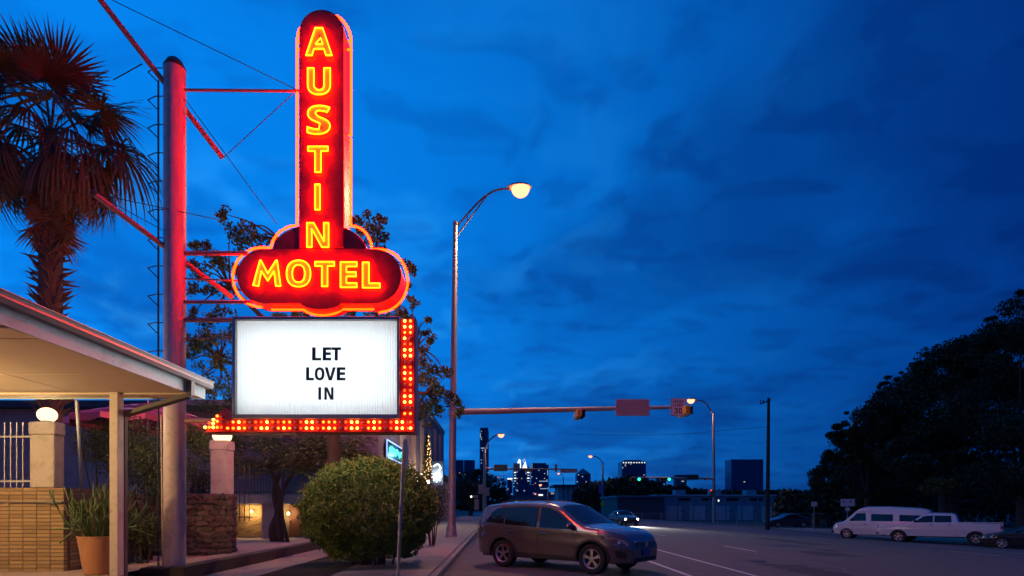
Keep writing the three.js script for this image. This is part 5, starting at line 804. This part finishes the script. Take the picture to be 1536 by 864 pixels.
function sedan(label, at, turn, color, name = 'sedan', lit = false, group) {
  const paint = mat('car paint ' + label, ...color, { physical: true, roughness: 0.35, clearcoat: 1, clearcoatRoughness: 0.05, metalness: 0.3 });
  const c = car({ name, label, category: 'car', at, turn, group, L: 4.7, hw: 0.9, sill: 0.26, tumble: 0.42, axF: 1.4, axR: -1.35, wheelR: 0.33, rimR: 0.215, arch: 0.385, paint,
    belt: pwl([[-2.35, 0.98], [0.5, 0.93], [2.35, 0.76]]), low: pwl([[-2.35, 0.4], [-1.9, 0.26], [1.9, 0.25], [2.35, 0.3]]), planF: [0.7, 0.26], planR: [0.5, 0.18],
    top: [[-2.35, 0.92], [-2.2, 1.03], [-1.75, 1.08], [-1.5, 1.14], [-0.85, 1.4], [-0.3, 1.46], [0.2, 1.43], [0.95, 1.02], [1.3, 0.95], [2.0, 0.84], [2.25, 0.74], [2.35, 0.6]], noseF: (y) => 0.08 * Math.max(0, y - 0.5), noseR: () => 0 });
  c.patch('window', [[-1.35, 1.02], [-0.3, 0.99], [-0.3, 1.36], [-0.8, 1.3]], glass); c.patch('window', [[-0.24, 0.99], [0.82, 0.97], [0.2, 1.33], [-0.24, 1.37]], glass); c.screen('windscreen', 0.22, 0.98, 0.9, 0.96, glass); c.screen('rear_window', -1.55, -0.85, 0.9, 0.9, glass);
  c.patch('headlight', [[1.75, 0.78], [2.2, 0.68], [2.2, 0.6], [1.85, 0.66]], lampGlass, c.t, 0.01); c.patch('tail_light', [[-2.3, 0.9], [-2.0, 0.92], [-2.0, 0.8], [-2.3, 0.76]], tailRed, c.t, 0.01); c.mirror(0.78, 0.98, paint); c.handle(-0.9, 0.86, chrome); c.handle(0.1, 0.84, chrome); c.edge('door_gap', [[-0.27, 0.98], [-0.27, 0.35]], 0.006, trim, false); c.edge('door_gap', [[0.85, 0.94], [0.8, 0.35]], 0.006, trim, false);
  c.face(1, rbox(0.05, 0.12, 1.0, 0.02), 'grille', trim, 0.52, 0, 0);
  if (lit) for (const s of [1, -1]) {
    part('headlight_lens', sphere(0.11, 2.27, 0.64, s * 0.62, 12, 8).scale(1, 1, 1), glow('headlight beam lens', 9, 8.6, 7.4, 1), c.t);
    const sp = new THREE.SpotLight(rgb(1, 0.94, 0.82), 260, 0, 0.5, 0.9); sp.position.set(2.42, 0.64, s * 0.62); sp.target.position.set(12, -0.2, s * 0.9); sp.shadow.radius = 4; c.t.add(sp, sp.target);
  }
  return c;
}
{ const [x, z] = spotFor(1503, 32.3, 1.4); sedan('black sedan parked next to the pickup', [x, gY(x), z], RT, [0.012, 0.012, 0.014]); }
sedan('dark sedan driving up the street with headlights lit', [P(935, 0, 58).x, roadY(P(935, 0, 58).x), -58], -Math.PI / 2 + 0.14, [0.03, 0.03, 0.035], 'sedan', true);
sedan('dark hatch parked by the chain link fence near the utility pole', [P(1180, 0, 62.5).x, -0.6, -62.5], Math.PI, [0.03, 0.03, 0.04], 'sedan');
// ================================================================ BUILDINGS ALONG THE STREET AND THE FAR CITY
{ // stuccoed shop row on the left: flank with tall recessed slots, eaves, neon boards
  const xf = -6.2, z0 = -29.2, z1 = -64, t = thing('shop_building', 'mauve stucco shop building with tall slots beyond the sign', 'building', [0, 0, 0]), st = mat('mauve stucco', 0.40, 0.34, 0.36, { roughness: 0.85, map: rep(texStain, 0.3) }), dk = mat('slot dark', 0.07, 0.06, 0.075, { roughness: 0.7 }), pt = mat('pale trim', 0.5, 0.46, 0.42, { roughness: 0.7 });
  const H = 9.8;
  part('wall', uvBox(span(xf - 3.4, xf, -0.2, H, z1, z0)), st, t); part('parapet', uvBox(span(xf - 3.5, xf + 0.12, H, H + 0.35, z1 - 0.1, z0 + 0.1)), pt, t);
  for (let k = 0; k < 6; k++) { const z = -36 - k * 4.6; part('slot', box(0.07, 5.2, 0.55, xf + 0.02, 6.4, z), dk, t); part('slot_fin', box(0.2, 5.3, 0.12, xf + 0.09, 6.4, z - 0.42), pt, t); part('slot_fin', box(0.2, 5.3, 0.12, xf + 0.09, 6.4, z + 0.42), pt, t); }
  part('awning', uvBox(beam(V(xf + 0.5, 3.15, z0 - 0.5), V(xf + 0.5, 3.15, z1 + 6), 0.14, 1.1)), pt, t);
  for (let k = 0; k < 5; k++) { const z = -33.5 - k * 5.6; const w = part('shop_window', box(0.06, 1.9, 2.6, xf + 0.02, 1.7, z), glow('lit shop window', 0.55, 0.33, 0.14, 1), t); part('window_frame', join([box(0.1, 0.08, 2.8, xf + 0.04, 2.7, z), box(0.1, 0.08, 2.8, xf + 0.04, 0.7, z), box(0.1, 2.0, 0.07, xf + 0.04, 1.7, z), box(0.1, 2.0, 0.07, xf + 0.04, 1.7, z + 1.35), box(0.1, 2.0, 0.07, xf + 0.04, 1.7, z - 1.35)]), pt, t); }
  for (const [px, py, d] of [[619, 713, 40], [627, 723, 44]]) { const c = P(px, py, d); part('wall_lamp', sphere(0.13, xf + 0.7, c.y, -d, 10, 8), glow('shop lamp', 5, 4.2, 2.8, 1), t); lamp(t, rgb(1, 0.8, 0.5), 14, V(xf + 0.85, c.y - 0.15, -d), 6); }
}
{ // string-lit climber on the wall
  const r = rngOf(131), t = thing('fairy_light_vine', 'climbing vine dotted with tiny warm lights on the stucco wall', 'vine', [-6.05, 0.2, -47]), it = [];
  for (let k = 0; k < 2600; k++) { const f = r(), w = (1 - f) * 4.2 + 0.5; it.push([0.05 + r() * 0.2, 2.2 + f * 5.2, (r() - 0.5) * w * 2]); }
  part('foliage', leafMesh(it, 0.14, r, darkGreen), leafMat, t); part('stem', rod(V(0.05, 0, 0), V(0.05, 4.6, 0), 0.05, 0.03, 6), barkMat, t);
  const gl = glow('fairy light bulb', 2.4, 1.35, 0.5, 1), b = new THREE.IcosahedronGeometry(0.045, 0); for (let k = 0; k < 90; k++) { const f = r(), w = (1 - f) * 4.0 + 0.4; part('fairy_light', b, gl, t, [0.24 + r() * 0.06, 2.3 + f * 5.0, (r() - 0.5) * w * 2]); }
}
{ // blue-green neon board flat on the flank wall
  const t = thing('neon_board', 'blue edged shop board with green neon scrawl on the mauve wall', 'sign', [-6.06, 4.75, -33.2], Math.PI / 2), w = 5.6, h = 0.95;
  part('board', rbox(w, h, 0.1, 0.02), mat('board navy', 0.02, 0.05, 0.12, { roughness: 0.4 }), t);
  const be = glow('blue neon edge tube', 0.5, 0.75, 1.5, 1); for (const [x0, y0, x1, y1] of [[-w / 2, h / 2, w / 2, h / 2], [-w / 2, -h / 2, w / 2, -h / 2], [-w / 2, -h / 2, -w / 2, h / 2], [w / 2, -h / 2, w / 2, h / 2]]) part('neon_edge_tube', rod(V(x0, y0, 0.07), V(x1, y1, 0.07), 0.035, 0.035, 6), be, t);
  const r = rngOf(171), gn = glow('green neon tube', 0.15, 1.7, 1.2, 1); for (let k = 0; k < 10; k++) part('neon_tube', tube(Array.from({ length: 5 }, (_, i) => V(-2.3 + k * 0.5 + i * 0.085, (r() - 0.5) * 0.5, 0.1)), 0.028, 20, 6), gn, t);
  lamp(t, rgb(0.3, 0.8, 1), 5, V(0, 0, 0.4), 10);
}
{ // white and red neon cross sign further on
  const D = 52, c = P(655, 716, D), t = thing('neon_sign', 'white star shaped neon sign with red bar beside the street', 'sign', [c.x, c.y, -D], 0.3);
  const wh = glow('white neon tube', 2.6, 3.6, 4.0, 1), rd = glow('red neon tube', 3.4, 0.3, 0.4, 1);
  for (let k = 0; k < 4; k++) { const a = k * Math.PI / 4; part('neon_tube', rod(V(-Math.cos(a) * 0.45, -Math.sin(a) * 0.45, 0.06), V(Math.cos(a) * 0.45, Math.sin(a) * 0.45, 0.06), 0.06, 0.06, 7), wh, t); }
  part('neon_tube', rod(V(-1.2, 0.12, 0.06), V(-0.6, 0.12, 0.06), 0.05, 0.05, 6), rd, t); part('neon_tube', rod(V(-1.2, -0.08, 0.06), V(-0.6, -0.08, 0.06), 0.05, 0.05, 6), rd, t); part('neon_tube', tube([V(-0.3, 1.0, 0.06), V(0.1, 1.2, 0.06), V(0.35, 0.9, 0.06), V(0.2, 0.6, 0.06)], 0.06, 20, 6), wh, t);
  part('panel', rbox(1.9, 2.2, 0.06, 0.02, -0.35, 0.4, -0.03), mat('sign panel', 0.12, 0.12, 0.14), t); part('bracket', rod(V(-1.2, 0.4, -0.05), V(-3.0, 0.4, -0.9), 0.05, 0.05, 6), galv, t); lamp(t, rgb(0.8, 0.95, 1), 10, V(0.1, 0.2, 0.4), 10);
}
{ // lit shop end past it
  const D = 68, x = P(664, 0, D).x, t = thing('corner_shop', 'small warmly lit shopfront at the end of the left row', 'building', [x - 4, 0, -D]);
  part('wall', uvBox(span(-4, 4, 0, 5.0, -9, 0)), mat('shop cream wall', 0.36, 0.30, 0.24, { map: rep(texStain, 0.3) }), t); part('roof', span(-4.3, 4.3, 5.0, 5.5, -9.2, 0.6), mats['wing roof'], t);
  part('lit_window', box(1.2, 2.6, 0.08, 3.0, 3.0, 0.03), glow('lit window glass', 2.4, 1.9, 1.2, 1), t); part('door', box(1.0, 2.1, 0.08, 1.2, 1.05, 0.03), mat('shop door', 0.1, 0.07, 0.05), t);
}
{ // low long warehouse and its neighbours on the right
  const D = 118, X = (p) => (p - CX) / F * D, Y = (p) => P(0, p, D).y, y0 = -1.1;
  const blueW = mat('warehouse cladding', 0.26, 0.33, 0.38, { roughness: 0.7, map: rep(texMottle, 0.2) });
  const t = thing('warehouse', 'long low pale warehouse beyond the junction', 'building', [0, 0, 0]);
  part('wall', uvBox(span(X(985), X(1192), y0, Y(744), -D - 18, -D)), blueW, t); part('roof_edge', span(X(983), X(1194), Y(744), Y(742), -D - 18.2, -D + 0.3), white, t);
  for (let k = 0; k < 9; k++) part('wall_rib', box(0.25, Y(744) - y0, 0.2, X(992 + k * 24), (Y(744) + y0) / 2, -D + 0.08), blueW, t);
  for (let k = 0; k < 5; k++) { part('dock_door', box(3.2, 3.0, 0.1, X(1010 + k * 36), y0 + 1.5, -D + 0.08), white, t); part('high_window', box(2.6, 0.5, 0.08, X(1026 + k * 36), Y(749), -D + 0.07), glass0, t); }
  for (let k = 0; k < 3; k++) part('roof_unit', box(2.2, 1.1, 2, X(1030 + k * 55), Y(742) + 0.55, -D - 5), blueW, t);
  const t2 = thing('shed', 'dark low shed with pale roof left of the warehouse', 'building', [0, 0, 0]);
  part('wall', uvBox(span(X(917), X(983), y0, Y(747), -D - 12, -D + 6)), mat('shed wall', 0.10, 0.075, 0.08, { roughness: 0.8 }), t2); part('roof', span(X(915), X(984), Y(747), Y(744), -D - 12, -D + 6.4), mat('shed roof', 0.16, 0.15, 0.17), t2);
  const D2 = 200, X2 = (p) => (p - CX) / F * D2, Y2 = (p) => P(0, p, D2).y, t3 = thing('apartment_block', 'pale flat roofed block above the crossover roof', 'building', [0, 0, 0]);
  part('wall', uvBox(span(X2(838), X2(868), -1, Y2(730), -D2 - 14, -D2)), mat('block wall', 0.34, 0.34, 0.36, { map: rep(texMottle, 0.1) }), t3); part('roof', span(X2(830), X2(872), Y2(730), Y2(727), -D2 - 15, -D2 + 1.5), mats['wing roof'], t3);
  for (let k = 0; k < 4; k++) part('pilaster', box(0.5, Y2(730) + 1, 0.5, X2(842 + k * 7), (Y2(730) - 1) / 2, -D2 + 0.1), white, t3);
}
// far tree belts read as one mass
function treeBelt(name, label, D, spans, seed, n, size) {
  const r = rngOf(seed), it = []; const prof = pwl(spans), a = spans[0][0], b = spans[spans.length - 1][0];
  for (let k = 0; k < n; k++) { const px = lerp(a, b, r()), d = D + r() * 26, h = EYE - (prof(px) + 3.2 * fbm2(px * 0.09, seed, 3) - CY) / F * D, x = (px - CX) / F * d; it.push([x, lerp(-1, h, Math.pow(r(), 0.55)), -d]); }
  const m = part(numbered(name), leafMesh(it, size, r, nightGreen, 0.7), leafMat, scene); m.userData = { label, category: 'trees', kind: 'stuff' };
}
treeBelt('tree_belt', 'dark belt of trees behind the junction', 150, [[858, 742], [868, 728], [885, 722], [905, 722], [925, 715], [945, 712], [960, 716], [975, 720], [1000, 728], [1030, 730], [1060, 735], [1100, 738]], 141, 9000, 1.3);
treeBelt('tree_belt', 'low distant belt of trees along the horizon', 420, [[660, 752], [760, 754], [860, 750], [1000, 740], [1060, 736], [1130, 735], [1200, 736], [1260, 735], [1536, 740]], 142, 12000, 3.4);
treeBelt('tree_belt', 'dark trees beside the fence right of the utility pole', 72, [[1160, 757], [1172, 735], [1185, 733], [1200, 740], [1215, 738], [1240, 720], [1290, 700], [1420, 690], [1540, 690]], 143, 15000, 0.8);
// ---- the skyline, about one and a half kilometres off
const towerGlass = mat('tower glass', 0.03, 0.075, 0.19, { roughness: 0.3 }), towerStone = mat('tower stone', 0.09, 0.11, 0.16, { roughness: 0.6 });
const winCool = glow('lit window cool', 0.35, 0.5, 0.7, 1), winWarm = glow('lit window warm', 0.5, 0.4, 0.3, 1), winBright = glow('lit crown light', 1.5, 1.6, 1.7, 1), winDim = mat('dark window glass', 0.02, 0.03, 0.045, { roughness: 0.15 });
function tower(label, D, px0, px1, pyTop, m, opt = {}) {
  const x0 = (px0 - CX) / F * D, x1 = (px1 - CX) / F * D, w = x1 - x0, h = P(0, pyTop, D).y + 1, r = rngOf(Math.round(px0 * 7 + pyTop)), t = thing('tower', label, 'building', [(x0 + x1) / 2, -1, -D]);
  part('shaft', box(w, h, w * (opt.deep ?? 0.8), 0, h / 2, -w * (opt.deep ?? 0.8) / 2), m, t);
  // floor bands and mullions give each face its grid; lit rooms are panes of their own
  const fl = Math.max(4, Math.round(h / (opt.floor ?? 4.2))), bands = []; for (let k = 1; k < fl; k++) bands.push(box(w + 0.6, 0.7, 0.6, 0, k * h / fl, 0.2)); part('floor_bands', join(bands), towerStone, t);
  const cols = Math.max(3, Math.round(w / 3)), g = box(w / cols * 0.8, h / fl * 0.5, 0.5);
  for (let k = 0; k < (opt.lit ?? 16); k++) { const i = Math.floor(r() * cols), j = 1 + Math.floor(r() * (fl - 1)); part('lit_window', g, r() < 0.6 ? winCool : winWarm, t, [-w / 2 + w / cols * (i + 0.5), (j + 0.5) * h / fl, 0.55]); }
  return { t, w, h, r };
}
{ const { t, w, h } = tower('tallest slender glass tower of the skyline', 1500, 719.5, 733, 646, towerGlass, { lit: 22 }); part('crown', box(w * 0.9, 9, w * 0.6, 0, h + 4, -w * 0.4), towerGlass, t); part('light_band', box(w * 0.75, 1.8, 0.6, 0, h * 0.775, 0.9), winCool, t); part('light_band', box(1.6, 12, 0.6, -w * 0.42, h * 0.94, 0.9), winCool, t); }
{ const { t, w, h } = tower('stepped tower with a glowing folded glass crown', 1500, 770, 795, 702, towerGlass, { lit: 34 });
  for (const [a, b] of [[-0.36, -0.04], [0.04, 0.36]]) { const hh = 21; part('crown_light_fin', prism([[a * w * 0.9, 0], [b * w * 0.9, 0], [(Math.abs(a) < Math.abs(b) ? a : b) * w * 1.6, hh], [(a + b) / 2 * w * 0.9 + (a < 0 ? 0.9 : -0.9), hh + 3], [(Math.abs(a) > Math.abs(b) ? a : b) * w * 0.62, hh - 3]], 6, 0, 1), winBright, t, [0, h, 0]); }
  part('setback', box(w * 0.86, 8, w * 0.6, 0, h + 1, -w * 0.35), towerGlass, t); for (const x of [-0.4, 0.4]) for (let k = 0; k < 4; k++) part('lit_window', box(5.5, 2.4, 0.5, x * w, h - 12 - k * 7.5, 0.8), k % 2 ? winCool : winBright, t); }
{ const { t, w, h } = tower('dark block tower with bright level bands', 1450, 797, 823, 697, towerGlass, { lit: 26 }); part('roof_screen', box(w * 0.8, 6, w * 0.4, -1, h + 2, -w * 0.4), towerStone, t); part('light_band', box(w * 0.5, 1.4, 0.5, w * 0.2, h * 0.62, 0.8), winCool, t); part('light_band', box(w * 0.45, 1.4, 0.5, w * 0.24, h * 0.45, 0.8), winCool, t); part('light_band', box(1.3, 14, 0.5, w * 0.44, h * 0.82, 0.8), winCool, t); part('light_band', box(0.8, 12, 0.5, -w * 0.46, h - 4, 0.8), winCool, t); }
{ const { t, w, h } = tower('tower with a dark pyramid roof', 1350, 865, 886, 711, towerGlass, { lit: 12 }); part('pyramid_roof', new THREE.ConeGeometry(w * 0.72, 15, 4).rotateY(Math.PI / 4).translate(0, h + 7, -w * 0.4), towerStone, t); }
{ const { t, w, h } = tower('broad tower with a row of lights along its roof', 1300, 933, 969, 692, towerGlass, { lit: 8 }); for (let k = 0; k < 9; k++) part('roof_light', box(2.0, 2.2, 0.6, -w * 0.44 + k * w * 0.11, h - 3, 0.8), winBright, t); part('plant_room', box(w * 0.7, 4, w * 0.4, 0, h + 2, -w * 0.4), towerStone, t); }
{ const { t, w, h } = tower('plain dark slab standing alone right of the lamp mast', 1100, 1097, 1145, 689, towerGlass, { lit: 2, deep: 0.5 }); for (let k = 0; k < 5; k++) part('roof_light', box(1.2, 1.0, 0.5, -6 + k * 3.2, h - 5, 0.8), winDim, t); }
tower('pair of low blocks left of the tallest tower', 1200, 682, 695, 690, towerGlass, { lit: 6 }); tower('low dark block hidden partly by the street tree', 1250, 696, 712, 690, towerGlass, { lit: 7 });
{ const { t, w, h } = tower('small tower with a white lit roof edge', 1400, 761, 768.5, 717, towerGlass, { lit: 5 }); part('light_band', box(w * 0.95, 3, 0.6, 0, h - 2, 0.8), winBright, t); }
tower('short dark tower between the green signals', 1250, 986, 999, 716, towerGlass, { lit: 3 }); tower('squat brown tower behind the street name sign', 1250, 1014, 1030, 712, towerStone, { lit: 5 });
tower('low office block at the foot of the skyline', 1100, 800, 838, 738, towerGlass, { lit: 14, floor: 5 });
tower('dark office block below the glowing crown tower', 1200, 775, 802, 727, towerGlass, { lit: 12, floor: 5 });
{ // low shop row far down the street, with its own lit fronts
  const D = 340, X = (p) => (p - CX) / F * D, Y = (p) => P(0, p, D).y, t = thing('shop_row', 'far low shop row with small lit fronts under the skyline', 'building', [0, 0, 0]), r = rngOf(211);
  const w = mat('far shop wall', 0.14, 0.13, 0.15, { roughness: 0.8 });
  for (const [a, b, top] of [[757, 772, 744], [772, 786, 740], [786, 803, 743], [803, 822, 739], [822, 838, 744]]) { part('shopfront', span(X(a), X(b) - 0.2, -0.5, Y(top), -D - 12, -D), w, t); part('parapet', span(X(a) - 0.1, X(b) - 0.1, Y(top), Y(top) + 0.4, -D - 12, -D + 0.2), towerStone, t); for (let k = 0; k < 3; k++) part('lit_window', box(1.1, 1.2, 0.1, lerp(X(a), X(b), 0.2 + k * 0.3), 2.0 + r() * 3, -D + 0.06), r() < 0.5 ? winWarm : winCool, t); }
  part('lit_sign', box(2.6, 0.7, 0.2, X(811), Y(742.5), -D + 0.2), winBright, t); part('lit_sign', box(0.8, 0.8, 0.2, X(803), Y(741), -D + 0.2), glow('pink sign light', 1.6, 0.4, 0.7, 1), t);
}
{ const D = 125, c = P(753, 748, D), t = thing('lit_banner', 'small teal lit sign on a post beyond the second mast', 'sign', [c.x, -0.1, -D]); part('post', rod(V(0, 0, 0), V(0, c.y + 0.1, 0), 0.06, 0.06, 8), galv, t); part('lit_sign', rbox(0.55, 1.15, 0.12, 0.03, 0, c.y + 0.1, 0.06), glow('teal sign light', 0.05, 0.75, 0.85, 1), t); }
renderer.render(scene, camera);
